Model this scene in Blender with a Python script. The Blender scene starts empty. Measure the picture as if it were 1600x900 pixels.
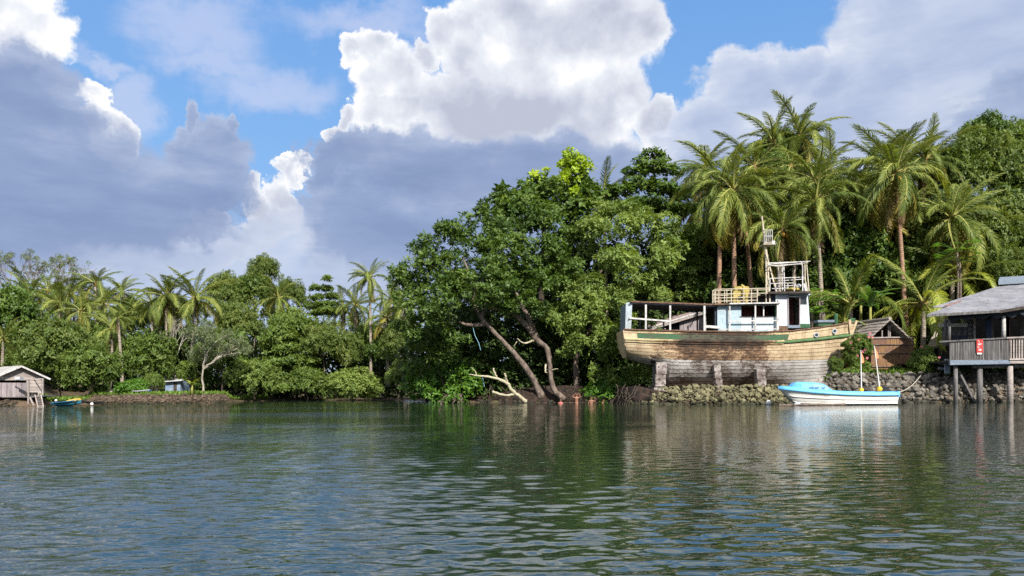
import bpy, math, random
import numpy as np
from mathutils import Vector, Matrix
R = math.radians
random.seed(7)
rng = np.random.default_rng(11)
SC = bpy.context.scene
COL = SC.collection

# ---------------------------------------------------------------- camera
F = 1200.0                      # focal length in photo pixels
HX, HY = 800.0, 607.0           # where the level view axis meets the photo
ROLL = math.atan(10 / 1600)
cam_d = bpy.data.cameras.new('camera')
cam_d.sensor_width = 36; cam_d.lens = 36 * F / 1600
cam_d.shift_y = (HY - 450) / 1600
cam_d.clip_start = 0.1; cam_d.clip_end = 6000
cam = bpy.data.objects.new('camera', cam_d)
ca, sa = math.cos(ROLL), math.sin(ROLL)
m = Matrix(((ca, sa, 0, 0), (0, 0, -1, 0), (-sa, ca, 0, 1.0), (0, 0, 0, 1)))
cam.matrix_world = m
COL.objects.link(cam); SC.camera = cam
SC.view_settings.view_transform = 'Standard'; SC.view_settings.look = 'None'
SC.view_settings.exposure = 0.5; SC.view_settings.gamma = 1
SC.cycles.use_denoising = False
SC.cycles.max_bounces = 6; SC.cycles.diffuse_bounces = 2; SC.cycles.glossy_bounces = 3
SC.cycles.transmission_bounces = 3; SC.cycles.transparent_max_bounces = 4
SC.cycles.sample_clamp_indirect = 4; SC.cycles.caustics_reflective = False; SC.cycles.caustics_refractive = False
SC.cycles.use_adaptive_sampling = False

def P(px, py, Y):
    """photo pixel + depth -> point in the place"""
    dx, dy = px - HX, HY - py
    u = dx * ca + dy * sa; v = -dx * sa + dy * ca
    return Vector((u / F * Y, Y, 1 + v / F * Y))

# ---------------------------------------------------------------- sun
SUN_DIR = Vector((0.32, -0.85, 0.68)).normalized()
sun_d = bpy.data.lights.new('sun', 'SUN'); sun_d.energy = 5.0; sun_d.angle = R(0.5)
sun_d.color = (1.0, 0.955, 0.87)
sun = bpy.data.objects.new('sun', sun_d); COL.objects.link(sun)
sun.rotation_euler = SUN_DIR.to_track_quat('Z', 'Y').to_euler()
sun.location = (30, -30, 60)

# ---------------------------------------------------------------- sky
W = bpy.data.worlds.new('World'); SC.world = W; W.use_nodes = True
SKY_STRENGTH = 0.074

class NT:
    def __init__(s, nt): s.nt = nt
    def n(s, t, **k):
        nd = s.nt.nodes.new(t)
        for a, b in k.items(): setattr(nd, a, b)
        return nd
    def put(s, sock, v):
        if isinstance(v, bpy.types.NodeSocket): s.nt.links.new(v, sock)
        elif v is not None: sock.default_value = v
    def m(s, op, a, b=None, c=None, clamp=False):
        nd = s.n('ShaderNodeMath', operation=op, use_clamp=clamp)
        for i, v in enumerate((a, b, c)): s.put(nd.inputs[i], v)
        return nd.outputs[0]
    def v(s, op, a, b=None, c=None, out=0):
        nd = s.n('ShaderNodeVectorMath', operation=op)
        for i, x in enumerate((a, b, c)):
            if x is not None: s.put(nd.inputs[i], x)
        return nd.outputs[out]
    def ss(s, x, lo, hi, a=0.0, b=1.0):
        nd = s.n('ShaderNodeMapRange', interpolation_type='SMOOTHSTEP')
        for i, v in enumerate((x, lo, hi, a, b)): s.put(nd.inputs[i], v)
        return nd.outputs[0]
    def lin(s, x, lo, hi, a=0.0, b=1.0):
        nd = s.n('ShaderNodeMapRange')
        for i, v in enumerate((x, lo, hi, a, b)): s.put(nd.inputs[i], v)
        return nd.outputs[0]
    def noise(s, vec, scale, detail=4, rough=0.5, dist=0.0, out=0, typ=None):
        nd = s.n('ShaderNodeTexNoise')
        if typ: nd.noise_type = typ
        s.put(nd.inputs['Vector'], vec); nd.inputs['Scale'].default_value = scale
        nd.inputs['Detail'].default_value = detail; nd.inputs['Roughness'].default_value = rough
        nd.inputs['Distortion'].default_value = dist
        return nd.outputs[out]
    def mix(s, f, a, b, blend='MIX'):
        nd = s.n('ShaderNodeMix', data_type='RGBA', blend_type=blend)
        def c(v): return (*v, 1) if isinstance(v, tuple) and len(v) == 3 else v
        s.put(nd.inputs[0], f); s.put(nd.inputs[6], c(a)); s.put(nd.inputs[7], c(b))
        return nd.outputs[2]
    def comb(s, x, y, z):
        nd = s.n('ShaderNodeCombineXYZ')
        for i, v in enumerate((x, y, z)): s.put(nd.inputs[i], v)
        return nd.outputs[0]
    def sep(s, v):
        nd = s.n('ShaderNodeSeparateXYZ'); s.put(nd.inputs[0], v); return nd.outputs
    def ramp(s, f, stops):
        nd = s.n('ShaderNodeValToRGB'); e = nd.color_ramp.elements
        while len(e) < len(stops): e.new(0.5)
        for k, (p, c) in enumerate(stops): e[k].position = p; e[k].color = (*c, 1)
        s.put(nd.inputs[0], f); return nd.outputs[0]

def build_sky():
    nt = W.node_tree; nt.nodes.clear(); g = NT(nt)
    tc = g.n('ShaderNodeTexCoord').outputs['Generated']
    x, y, z = g.sep(tc)
    h = g.m('SQRT', g.m('ADD', g.m('MULTIPLY', x, x), g.m('ADD', g.m('MULTIPLY', y, y), 1e-6)))
    az = g.m('ARCTAN2', x, y)
    te = g.m('DIVIDE', z, h)
    p0 = g.comb(az, te, 0.0)
    nz = g.n('ShaderNodeTexNoise'); g.put(nz.inputs['Vector'], tc)
    nz.inputs['Scale'].default_value = 7; nz.inputs['Detail'].default_value = 7; nz.inputs['Roughness'].default_value = 0.56
    nfac, ncol = nz.outputs[0], nz.outputs[1]
    nb = g.n('ShaderNodeTexNoise'); g.put(nb.inputs['Vector'], g.v('ADD', tc, (0.018, 0.0, 0.035)))
    nb.inputs['Scale'].default_value = 7; nb.inputs['Detail'].default_value = 7; nb.inputs['Roughness'].default_value = 0.56
    vo = g.n('ShaderNodeTexVoronoi', feature='SMOOTH_F1'); g.put(vo.inputs['Vector'], g.v('MULTIPLY_ADD', ncol, (0.06,)*3, tc))
    vo.inputs['Scale'].default_value = 26; vo.inputs['Smoothness'].default_value = 0.4
    puff = vo.outputs['Distance']
    nf = g.noise(tc, 30, 5, 0.62, out=1)
    fine = g.v('MULTIPLY_ADD', nf, (0.05, 0.05, 0), (-0.025, -0.025, 0))
    def field(blobs, amt, fa_=1.0):
        nd = g.n('ShaderNodeVectorMath', operation='MULTIPLY_ADD')
        g.put(nd.inputs[0], ncol); nd.inputs[1].default_value = (amt, amt, 0); g.put(nd.inputs[2], g.v('ADD', p0, g.v('MULTIPLY', fine, (fa_, fa_, 0))))
        p = g.v('SUBTRACT', nd.outputs[0], (amt/2, amt/2, 0))
        best = None
        for (bx, by, rx, ry) in blobs:
            dx, dy = bx - HX, HY - by
            u = dx*ca + dy*sa; v = -dx*sa + dy*ca
            a = math.atan2(u, F); c = v / F * math.cos(a)
            ix, iy = F/rx/math.cos(a), F/ry
            l = g.v('LENGTH', g.v('MULTIPLY_ADD', p, (ix, iy, 0), (-a*ix, -c*iy, 0)), out=1)
            best = l if best is None else g.m('SMOOTH_MIN', best, l, 0.13)
        return g.m('SUBTRACT', 1.0, best)          # > 0 inside, rises inwards
    sky = g.n('ShaderNodeTexSky', sky_type='NISHITA', sun_disc=False)
    sky.sun_elevation = math.asin(SUN_DIR.z); sky.sun_rotation = math.atan2(SUN_DIR.x, SUN_DIR.y)
    sky.air_density = 1.0; sky.dust_density = 0.5; sky.ozone_density = 2.0
    blue = g.mix(0.72, sky.outputs[0], g.ramp(te, [(0.0, (4.5, 5.6, 8.0)), (0.22, (2.7, 5.4, 9.6)), (0.55, (1.7, 4.2, 9.2)), (1.0, (1.0, 2.9, 7.4))]))
    k = 10.0
    def C(r, gg, b): return (r*k, gg*k, b*k)
    col = blue
    # thin high cloud
    wn = g.noise(g.v('MULTIPLY', tc, (1.6, 1.6, 6.0)), 3.2, 5, 0.6)
    hf = field([(300, 40, 150, 60), (330, 90, 130, 30), (560, 40, 150, 45), (160, 95, 60, 20), (420, 130, 110, 45), (215, 150, 45, 60)], 0.16)
    hm = g.m('MULTIPLY', g.ss(g.m('ADD', hf, g.m('MULTIPLY', g.m('SUBTRACT', wn, 0.5), 1.6)), -0.1, 0.8), 0.62)
    col = g.mix(hm, col, C(0.60, 0.66, 0.86))
    # broken cloud beyond the view, all round
    wn2 = g.noise(g.v('MULTIPLY', tc, (1.0, 1.0, 1.5)), 2.3, 6, 0.55)
    away = g.m('MAXIMUM', g.ss(g.m('ABSOLUTE', az), 0.66, 0.85), g.ss(te, 0.52, 0.75))
    gm = g.m('MULTIPLY', g.ss(wn2, 0.40, 0.53), away)
    gcol = g.mix(g.ss(wn2, 0.55, 0.72), C(0.85, 0.87, 0.92), C(0.42, 0.47, 0.62))
    col = g.mix(gm, col, gcol)
    # sunlit cumulus towers
    fa = field([(15, 55, 92, 62), (-30, 20, 110, 100), (40, 90, 60, 40), (186, 205, 38, 34), (160, 150, 26, 24),
                (578, 82, 40, 40), (545, 86, 28, 28), (600, 130, 60, 60), (655, 80, 32, 22), (695, 48, 40, 36), (740, 60, 60, 60), (790, 10, 55, 50), (870, 50, 180, 110), (770, 175, 215, 85), (600, 185, 62, 46), (800, 260, 240, 90), (620, 240, 90, 50),
                (512, 212, 26, 14), (535, 190, 22, 24), (930, 170, 90, 110), (985, 40, 70, 60), (1035, 195, 34, 42), (395, 325, 22, 42), (388, 296, 10, 22), (432, 320, 26, 26), (450, 278, 20, 24), (462, 262, 14, 16),
                (415, 352, 46, 26), (350, 375, 90, 24), (330, 340, 24, 14), (1304, 88, 24, 16)], 0.11)
    fa = g.m('ADD', fa, g.m('MULTIPLY', g.m('SUBTRACT', 0.42, puff), 0.16))
    ma = g.ss(fa, -0.04, 0.15)
    rel = g.m('MULTIPLY', g.m('SUBTRACT', nfac, nb.outputs[0]), 3.0)
    side = g.m('ADD', g.m('MULTIPLY', az, -0.62), g.m('MULTIPLY', g.m('SUBTRACT', te, 0.36), 1.0))
    lit = g.m('ADD', g.m('ADD', g.ss(fa, 0.0, 0.75, 0.80, 0.30), g.m('MAXIMUM', side, -0.3)), g.m('ADD', rel, g.m('MULTIPLY', g.m('SUBTRACT', 0.45, puff), 0.50)), clamp=True)
    ca_ = g.ramp(lit, [(0.0, C(0.50, 0.54, 0.65)), (0.35, C(0.63, 0.67, 0.77)), (0.7, C(0.80, 0.83, 0.90)), (1.0, C(1.02, 1.02, 1.02))])
    col = g.mix(ma, col, ca_)
    # pale lavender bank on the right
    fc = field([(1170, 130, 95, 70), (1235, 110, 60, 55), (1120, 210, 75, 90), (1285, 140, 50, 65), (1160, 260, 150, 100), (1330, 200, 160, 100), (1400, 40, 105, 120),
                (1520, 60, 240, 170), (1480, 260, 260, 160), (1380, 150, 100, 90), (1700, 60, 200, 260)], 0.12)
    fc = g.m('ADD', fc, g.m('MULTIPLY', g.m('SUBTRACT', 0.42, puff), 0.10))
    mc = g.ss(fc, -0.04, 0.16)
    cc = g.ramp(g.m('ADD', g.ss(fc, 0.0, 0.9, 0.85, 0.45), g.m('MULTIPLY', g.m('SUBTRACT', wn, 0.5), 1.3)),
                [(0.0, C(0.31, 0.395, 0.62)), (0.45, C(0.44, 0.52, 0.72)), (0.8, C(0.58, 0.65, 0.81)), (1.0, C(0.78, 0.82, 0.90))])
    col = g.mix(mc, col, cc)
    # dark grey-blue banks in front
    fb = field([(45, 180, 110, 75), (0, 230, 160, 130), (110, 270, 190, 90), (320, 250, 70, 46), (308, 192, 14, 30), (345, 222, 40, 44), (372, 192, 12, 18), (150, 350, 230, 80), (280, 290, 120, 50),
                (545, 250, 72, 42), (500, 270, 34, 40), (680, 275, 150, 66), (830, 290, 170, 80), (560, 345, 118, 78), (700, 390, 240, 100), (950, 330, 180, 100), (1080, 340, 160, 90), (-150, 330, 200, 200),
                (1600, 210, 130, 90), (1550, 330, 250, 80)], 0.12)
    mb = g.ss(fb, -0.06, 0.22)
    cb = g.ramp(g.m('ADD', g.m('ADD', g.ss(fb, 0.0, 0.6, 0.60, 0.26), g.m('MULTIPLY', g.m('SUBTRACT', te, 0.24), 1.1)), g.m('MULTIPLY', g.m('SUBTRACT', wn, 0.5), 1.9)),
                [(0.0, C(0.225, 0.305, 0.51)), (0.4, C(0.29, 0.375, 0.585)), (0.8, C(0.42, 0.50, 0.69)), (1.0, C(0.62, 0.68, 0.81))])
    col = g.mix(g.m('MULTIPLY', mb, 0.97), col, cb)
    fv = field([(300, 410, 190, 36), (160, 440, 170, 34), (420, 385, 90, 50), (520, 430, 120, 40), (60, 470, 160, 20), (330, 380, 60, 20)], 0.16)
    col = g.mix(g.m('MULTIPLY', g.ss(fv, -0.25, 0.6), 0.85), col, g.ramp(wn, [(0.35, C(0.48, 0.56, 0.74)), (0.6, C(0.68, 0.73, 0.85)), (0.75, C(0.85, 0.87, 0.94))]))
    # low veil towards the horizon
    vn = g.m('MULTIPLY', g.ss(te, 0.24, 0.05), g.ss(g.noise(g.v('MULTIPLY', tc, (1, 1, 3)), 2.0, 4, 0.5), 0.35, 0.65, 0.35, 0.85))
    col = g.mix(vn, col, C(0.46, 0.54, 0.74))
    bg = g.n('ShaderNodeBackground'); g.put(bg.inputs[0], col); bg.inputs[1].default_value = SKY_STRENGTH
    out = g.n('ShaderNodeOutputWorld'); nt.links.new(bg.outputs[0], out.inputs[0])
    W.cycles.sampling_method = 'MANUAL'; W.cycles.sample_map_resolution = 512
build_sky()

# ---------------------------------------------------------------- materials
MAT = {}
def newmat(name):
    mt = bpy.data.materials.new(name); mt.use_nodes = True
    nt = mt.node_tree; nt.nodes.clear(); g = NT(nt)
    bs = g.n('ShaderNodeBsdfPrincipled'); out = g.n('ShaderNodeOutputMaterial')
    nt.links.new(bs.outputs[0], out.inputs[0])
    MAT[name] = mt
    return g, bs, out
def obj_co(g, scale=(1, 1, 1)):
    return g.v('MULTIPLY', g.n('ShaderNodeTexCoord').outputs['Object'], scale)
def bump(g, bs, h, strength, dist=0.05):
    b = g.n('ShaderNodeBump'); g.put(b.inputs['Height'], h); b.inputs['Strength'].default_value = strength; b.inputs['Distance'].default_value = dist
    g.nt.links.new(b.outputs[0], bs.inputs['Normal'])
def rough_mat(name, c1, c2, scale=4, stretch=(1, 1, 1), rough=0.85, bmp=0.4, c3=None, thr=0.6, spec=0.3, metal=0, rand=0.0, detail=6):
    g, bs, out = newmat(name)
    co = obj_co(g, stretch)
    n = g.noise(co, scale, detail, 0.6)
    col = g.mix(g.ss(n, 0.3, 0.7), c1, c2)
    if c3: 
        n2 = g.noise(co, scale * 2.7, 5, 0.65)
        col = g.mix(g.ss(n2, thr, thr + 0.08), col, c3)
    if 'stone' in name:   # wet weedy band near the water
        pz = g.sep(g.n('ShaderNodeNewGeometry').outputs['Position'])[2]
        col = g.mix(g.ss(g.m('ADD', pz, g.m('MULTIPLY', n, 0.2)), 0.22, 0.34, 0.8, 0.0), col, (0.022, 0.024, 0.014))
    if rand:
        oi = g.n('ShaderNodeObjectInfo').outputs['Random']
        col = g.mix(1.0, col, g.ramp(oi, [(0, (1-rand,)*3), (1, (1+rand*0.6,)*3)]), 'MULTIPLY')
    g.put(bs.inputs['Base Color'], col); bs.inputs['Roughness'].default_value = rough
    bs.inputs['Specular IOR Level'].default_value = spec; bs.inputs['Metallic'].default_value = metal
    if bmp: bump(g, bs, n, bmp)
    return MAT[name]

def leaf_mat(name, stops, gloss=0.45, trans=0.25, spec=0.4):
    g, bs, out = newmat(name)
    at = g.n('ShaderNodeAttribute', attribute_name='tint').outputs['Color']
    r, l, w = g.sep(at)
    oi = g.n('ShaderNodeObjectInfo').outputs['Random']
    wr, wl, wo = (0.36, 0.22, 0.42) if 'frond' in name else (0.5, 0.33, 0.17)
    f = g.m('ADD', g.m('MULTIPLY', r, wr), g.m('ADD', g.m('MULTIPLY', l, wl), g.m('MULTIPLY', oi, wo)))
    col = g.ramp(f, stops)
    g.put(bs.inputs['Base Color'], col); bs.inputs['Roughness'].default_value = gloss
    bs.inputs['Specular IOR Level'].default_value = spec
    tr = g.n('ShaderNodeBsdfTranslucent'); g.put(tr.inputs[0], g.mix(1.0, col, (1.6, 1.5, 0.5), 'MULTIPLY'))
    mx = g.n('ShaderNodeMixShader'); mx.inputs[0].default_value = trans
    g.nt.links.new(bs.outputs[0], mx.inputs[1]); g.nt.links.new(tr.outputs[0], mx.inputs[2]); g.nt.links.new(mx.outputs[0], out.inputs[0])
    return MAT[name]

leaf_mat('leaf_dark', [(0.15, (0.042, 0.08, 0.014)), (0.5, (0.080, 0.142, 0.025)), (0.85, (0.16, 0.235, 0.045))], 0.45, 0.3, 0.35)
leaf_mat('leaf_pale', [(0.15, (0.12, 0.18, 0.042)), (0.5, (0.195, 0.275, 0.065)), (0.85, (0.31, 0.385, 0.105))], 0.5, 0.35, .3)
leaf_mat('leaf_olive', [(0.15, (0.08, 0.125, 0.026)), (0.5, (0.125, 0.18, 0.038)), (0.85, (0.21, 0.24, 0.06))], 0.5, 0.33, .3)
leaf_mat('leaf_mid', [(0.15, (0.07, 0.115, 0.022)), (0.5, (0.125, 0.19, 0.038)), (0.85, (0.21, 0.285, 0.06))], 0.5, 0.33, .3)
leaf_mat('leaf_bright', [(0.15, (0.22, 0.32, 0.02)), (0.5, (0.36, 0.48, 0.03)), (0.85, (0.52, 0.60, 0.05))], 0.45, 0.35)
leaf_mat('leaf_young', [(0.15, (0.07, 0.17, 0.02)), (0.5, (0.12, 0.25, 0.03)), (0.85, (0.20, 0.34, 0.05))], 0.45, 0.35)
leaf_mat('leaf_grey', [(0.15, (0.10, 0.13, 0.055)), (0.5, (0.15, 0.19, 0.085)), (0.85, (0.22, 0.26, 0.13))], 0.5, 0.25)
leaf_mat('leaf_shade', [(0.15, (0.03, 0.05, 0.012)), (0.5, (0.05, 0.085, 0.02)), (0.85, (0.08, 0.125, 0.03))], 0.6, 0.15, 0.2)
leaf_mat('leaf_petal', [(0.0, (0.75, 0.22, 0.28)), (0.5, (0.85, 0.34, 0.36)), (1.0, (0.9, 0.48, 0.42))], 0.6, 0.3)
leaf_mat('grass_mat', [(0.15, (0.07, 0.14, 0.02)), (0.5, (0.13, 0.23, 0.03)), (0.85, (0.22, 0.32, 0.05))], 0.6, 0.3)
leaf_mat('frond_green', [(0.15, (0.06, 0.095, 0.018)), (0.5, (0.14, 0.19, 0.035)), (0.85, (0.32, 0.35, 0.08))], 0.5, 0.3, 0.25)
leaf_mat('frond_old', [(0.1, (0.12, 0.13, 0.022)), (0.5, (0.22, 0.20, 0.035)), (0.9, (0.36, 0.28, 0.06))], 0.5, 0.3, 0.25)
leaf_mat('frond_brown', [(0.1, (0.10, 0.06, 0.03)), (0.5, (0.18, 0.12, 0.06)), (0.9, (0.28, 0.2, 0.1))], 0.7, 0.2, 0.2)
leaf_mat('frond_young', [(0.1, (0.16, 0.22, 0.03)), (0.5, (0.26, 0.32, 0.045)), (0.9, (0.42, 0.44, 0.07))], 0.4, 0.35, 0.5)
leaf_mat('banana_green', [(0.1, (0.07, 0.16, 0.04)), (0.5, (0.12, 0.24, 0.06)), (0.9, (0.3, 0.4, 0.16))], 0.4, 0.35, 0.5)

rough_mat('bark', (0.07, 0.05, 0.04), (0.24, 0.185, 0.15), 3, (1.4, 1.4, .8), bmp=1.0, c3=(0.36, 0.31, 0.26), thr=0.60)
rough_mat('bark_dark', (0.035, 0.028, 0.02), (0.09, 0.07, 0.05), 5, (1, 1, .35), bmp=0.8)
rough_mat('bark_pale', (0.26, 0.23, 0.18), (0.46, 0.42, 0.34), 6, (1, 1, .35), bmp=0.6, c3=(0.12, 0.10, 0.07), thr=0.62)
rough_mat('deadwood', (0.30, 0.26, 0.17), (0.55, 0.50, 0.36), 6, (1, 1, 1), bmp=0.6, c3=(0.20, 0.21, 0.07), thr=0.58)
def palm_bark(name, c1, c2):
    g, bs, out = newmat(name)
    co = obj_co(g); x, y, z = g.sep(co)
    wob = g.noise(co, 6, 4, 0.6)
    ring = g.m('FRACT', g.m('ADD', g.m('MULTIPLY', z, 7.0), g.m('MULTIPLY', wob, 0.9)))
    col = g.mix(g.ss(ring, 0.05, 0.35), tuple(v * 0.45 for v in c1), g.mix(g.ss(wob, 0.35, 0.65), c1, c2))
    g.put(bs.inputs['Base Color'], col); bs.inputs['Roughness'].default_value = 0.85
    bump(g, bs, ring, 0.6, 0.04)
palm_bark('palm_bark_brown', (0.32, 0.18, 0.11), (0.50, 0.31, 0.20))
palm_bark('palm_bark_grey', (0.26, 0.21, 0.165), (0.46, 0.39, 0.31))
rough_mat('rib', (0.20, 0.21, 0.05), (0.33, 0.31, 0.09), 5, bmp=0)
rough_mat('fibre', (0.10, 0.06, 0.025), (0.26, 0.16, 0.06), 9, bmp=0.5)
rough_mat('coconut_husk', (0.42, 0.20, 0.03), (0.55, 0.30, 0.05), 6, bmp=0.2)

rough_mat('soil', (0.06, 0.042, 0.028), (0.15, 0.10, 0.065), 1.2, bmp=0.5, c3=(0.07, 0.10, 0.03), thr=0.55)
rough_mat('shaded_red_soil', (0.022, 0.014, 0.010), (0.06, 0.036, 0.026), 1.6, bmp=0.8, c3=(0.012, 0.010, 0.008), thr=0.5)  # reddish soil, colour darkened to carry the shade below the trees
rough_mat('stone_grey', (0.10, 0.09, 0.075), (0.28, 0.25, 0.21), 3, bmp=0.6, c3=(0.05, 0.045, 0.035), thr=0.58, rand=0.45)
rough_mat('stone_dark', (0.05, 0.045, 0.04), (0.12, 0.11, 0.095), 3, bmp=0.6, rand=0.3)
rough_mat('coral_stone', (0.085, 0.075, 0.04), (0.30, 0.27, 0.15), 5, bmp=0.9, c3=(0.10, 0.10, 0.04), thr=0.55, rand=0.4)
rough_mat('stone_brown', (0.06, 0.042, 0.03), (0.18, 0.13, 0.095), 3, bmp=0.7, c3=(0.10, 0.11, 0.05), thr=0.58, rand=0.35)

rough_mat('grey_wood', (0.075, 0.07, 0.07), (0.20, 0.19, 0.185), 3, (6, 6, .5), bmp=0.5, c3=(0.05, 0.045, 0.045), thr=0.62, rand=0.35)
rough_mat('pale_wood', (0.26, 0.22, 0.20), (0.46, 0.40, 0.37), 3, (1, 1, 5), bmp=0.4, c3=(0.22, 0.17, 0.15), thr=0.62, rand=0.2)
rough_mat('mauve_wood', (0.21, 0.175, 0.18), (0.38, 0.33, 0.335), 3, (6, 6, .5), bmp=0.4, c3=(0.14, 0.11, 0.11), thr=0.62, rand=0.25)
rough_mat('dark_wood', (0.03, 0.025, 0.022), (0.075, 0.06, 0.05), 4, (1, 1, 1), bmp=0.5)
rough_mat('blue_wood', (0.13, 0.17, 0.22), (0.24, 0.28, 0.34), 4, (1, 4, 4), bmp=0.3, c3=(0.10, 0.09, 0.08), thr=0.62)
rough_mat('rail_white', (0.40, 0.385, 0.365), (0.66, 0.64, 0.62), 5, (1, 1, .5), bmp=0.2, c3=(0.16, 0.10, 0.07), thr=0.58)
rough_mat('cream_metal', (0.40, 0.34, 0.24), (0.62, 0.56, 0.45), 6, bmp=0.1, c3=(0.24, 0.11, 0.05), thr=0.57)
rough_mat('rusty_deck', (0.06, 0.035, 0.025), (0.22, 0.13, 0.08), 4, (1, 4, 4), bmp=0.6, c3=(0.45, 0.40, 0.34), thr=0.63)
rough_mat('white_hullboat', (0.60, 0.585, 0.54), (0.74, 0.72, 0.68), 1.5, (.5, 1, 4), rough=0.4, bmp=0, spec=0.5, c3=(0.44, 0.40, 0.31), thr=0.58)
rough_mat('blue_gelcoat', (0.12, 0.42, 0.72), (0.16, 0.50, 0.80), 1.2, rough=0.5, bmp=0, spec=0.5, c3=(0.26, 0.55, 0.78), thr=0.64)
rough_mat('yellow_plastic', (0.60, 0.38, 0.015), (0.75, 0.52, 0.04), 3, rough=0.4, bmp=0)
rough_mat('tank_yellow', (0.34, 0.26, 0.06), (0.46, 0.37, 0.12), 3, rough=0.6, bmp=0, c3=(0.20, 0.12, 0.04), thr=0.6)
rough_mat('orange_cloth', (0.80, 0.24, 0.12), (0.90, 0.36, 0.20), 3, bmp=0)
rough_mat('white_plastic', (0.70, 0.69, 0.66), (0.82, 0.81, 0.78), 3, rough=0.4, bmp=0, c3=(0.45, 0.42, 0.36), thr=0.62)
rough_mat('grey_plastic', (0.38, 0.40, 0.46), (0.55, 0.57, 0.62), 3, rough=0.5, bmp=0)
rough_mat('black_plastic', (0.015, 0.015, 0.02), (0.04, 0.04, 0.05), 3, rough=0.4, bmp=0)
rough_mat('red_print', (0.42, 0.035, 0.03), (0.50, 0.06, 0.05), 3, rough=0.5, bmp=0)
rough_mat('pink_print', (0.72, 0.55, 0.55), (0.8, 0.66, 0.66), 3, rough=0.5, bmp=0)
rough_mat('dark_print', (0.02, 0.03, 0.08), (0.03, 0.05, 0.10), 3, rough=0.5, bmp=0)
rough_mat('rope_mat', (0.40, 0.36, 0.28), (0.58, 0.53, 0.42), 20, bmp=0)
rough_mat('blue_rope', (0.20, 0.45, 0.60), (0.35, 0.60, 0.72), 20, bmp=0)
rough_mat('tarp', (0.02, 0.025, 0.035), (0.05, 0.06, 0.085), 3, bmp=0.3)
rough_mat('curtain', (0.03, 0.045, 0.09), (0.05, 0.075, 0.13), 3, (6, 6, .5), bmp=0.3)
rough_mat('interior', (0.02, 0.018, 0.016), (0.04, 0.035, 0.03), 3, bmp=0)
rough_mat('red_board', (0.14, 0.045, 0.04), (0.26, 0.10, 0.09), 6, bmp=0.2, c3=(0.5, 0.35, 0.32), thr=0.6)
rough_mat('skin', (0.24, 0.115, 0.07), (0.34, 0.17, 0.11), 6, rough=0.5, bmp=0)
rough_mat('hair', (0.01, 0.008, 0.006), (0.03, 0.022, 0.015), 6, rough=0.6, bmp=0)
rough_mat('pink_cloth', (0.62, 0.08, 0.12), (0.72, 0.16, 0.20), 6, bmp=0)
rough_mat('thatch', (0.22, 0.185, 0.16), (0.46, 0.40, 0.36), 5, (3, 3, 3), bmp=0.9, c3=(0.10, 0.08, 0.07), thr=0.58)
rough_mat('navy_paint', (0.02, 0.09, 0.20), (0.03, 0.16, 0.30), 3, rough=0.4, bmp=0)
rough_mat('cyan_paint', (0.03, 0.16, 0.26), (0.05, 0.22, 0.32), 3, rough=0.4, bmp=0)
rough_mat('yellow_tarp', (0.42, 0.30, 0.04), (0.58, 0.43, 0.07), 3, bmp=0.3)
rough_mat('concrete', (0.13, 0.10, 0.09), (0.46, 0.41, 0.38), 1.6, bmp=0.9, c3=(0.06, 0.04, 0.035), thr=0.52)
rough_mat('green_paint', (0.03, 0.085, 0.04), (0.05, 0.13, 0.06), 4, bmp=0.2, c3=(0.03, 0.03, 0.02), thr=0.6)
rough_mat('shed_white', (0.48, 0.48, 0.48), (0.62, 0.62, 0.62), 3, bmp=0)
rough_mat('shed_blue', (0.12, 0.20, 0.32), (0.28, 0.34, 0.42), 3, bmp=0)
rough_mat('glass_dark', (0.02, 0.03, 0.03), (0.05, 0.06, 0.06), 3, rough=0.1, bmp=0, spec=0.6)

def hull_paint(name, base, base2, peel, amount, ribs=0.0):
    """old paint, worn through amidships (local x measured from the middle of the boat)"""
    g, bs, out = newmat(name)
    co = obj_co(g); x, y, z = g.sep(co)
    st = g.v('MULTIPLY', co, (0.8, 1, 2.6))
    n1 = g.noise(st, 3.4, 8, 0.74); n2 = g.noise(st, 17.0, 5, 0.75); n0 = g.noise(co, 0.55, 3, 0.5)
    mid = g.ss(g.m('ABSOLUTE', g.m('ADD', x, 1.6)), 1.2, 5.2, 1.0, 0.0)
    w = g.m('ADD', g.m('MULTIPLY', n1, 0.65), g.m('ADD', g.m('MULTIPLY', n2, 0.75), g.m('ADD', g.m('MULTIPLY', mid, amount*.8), -0.20)))
    w = g.m('ADD', w, g.m('MULTIPLY', g.m('SUBTRACT', n0, 0.5), 0.45))
    w = g.m('ADD', w, g.m('MULTIPLY', g.m('MULTIPLY', mid, g.ss(g.m('ABSOLUTE', g.m('SUBTRACT', z, 2.75)), 0.05, 0.45, 1.0, 0.0)), 0.10))
    w = g.m('SUBTRACT', w, 0.012)
    c = g.mix(g.ss(n1, 0.35, 0.7), base, base2)
    c = g.mix(g.ss(w, 0.585, 0.615), c, g.mix(g.ss(n2, .35, .65), peel, tuple(v*2.6 for v in peel)))
    c = g.mix(g.ss(w, 0.67, 0.71), c, tuple(v * 0.22 for v in peel))
    # streaks running down
    sn = g.noise(g.v('MULTIPLY', co, (9.0, 1, 0.8)), 1.6, 4, 0.6)
    c = g.mix(g.m('MULTIPLY', g.ss(sn, 0.56, 0.72), 0.55), c, tuple(v * 0.8 for v in peel))
    gr = g.noise(g.v('MULTIPLY', co, (1.3, 1, 1.0)), 1.1, 6, 0.7)
    c = g.mix(g.m('MULTIPLY', g.ss(gr, 0.42, 0.68), 0.5), c, tuple(v * 1.4 for v in peel))
    g.put(bs.inputs['Base Color'], c); bs.inputs['Roughness'].default_value = 0.75
    bump(g, bs, g.m('ADD', n1, w), 0.5, 0.03)
hull_paint('hull_cream', (0.54, 0.41, 0.25), (0.68, 0.55, 0.36), (0.13, 0.07, 0.035), 0.27)
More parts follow.
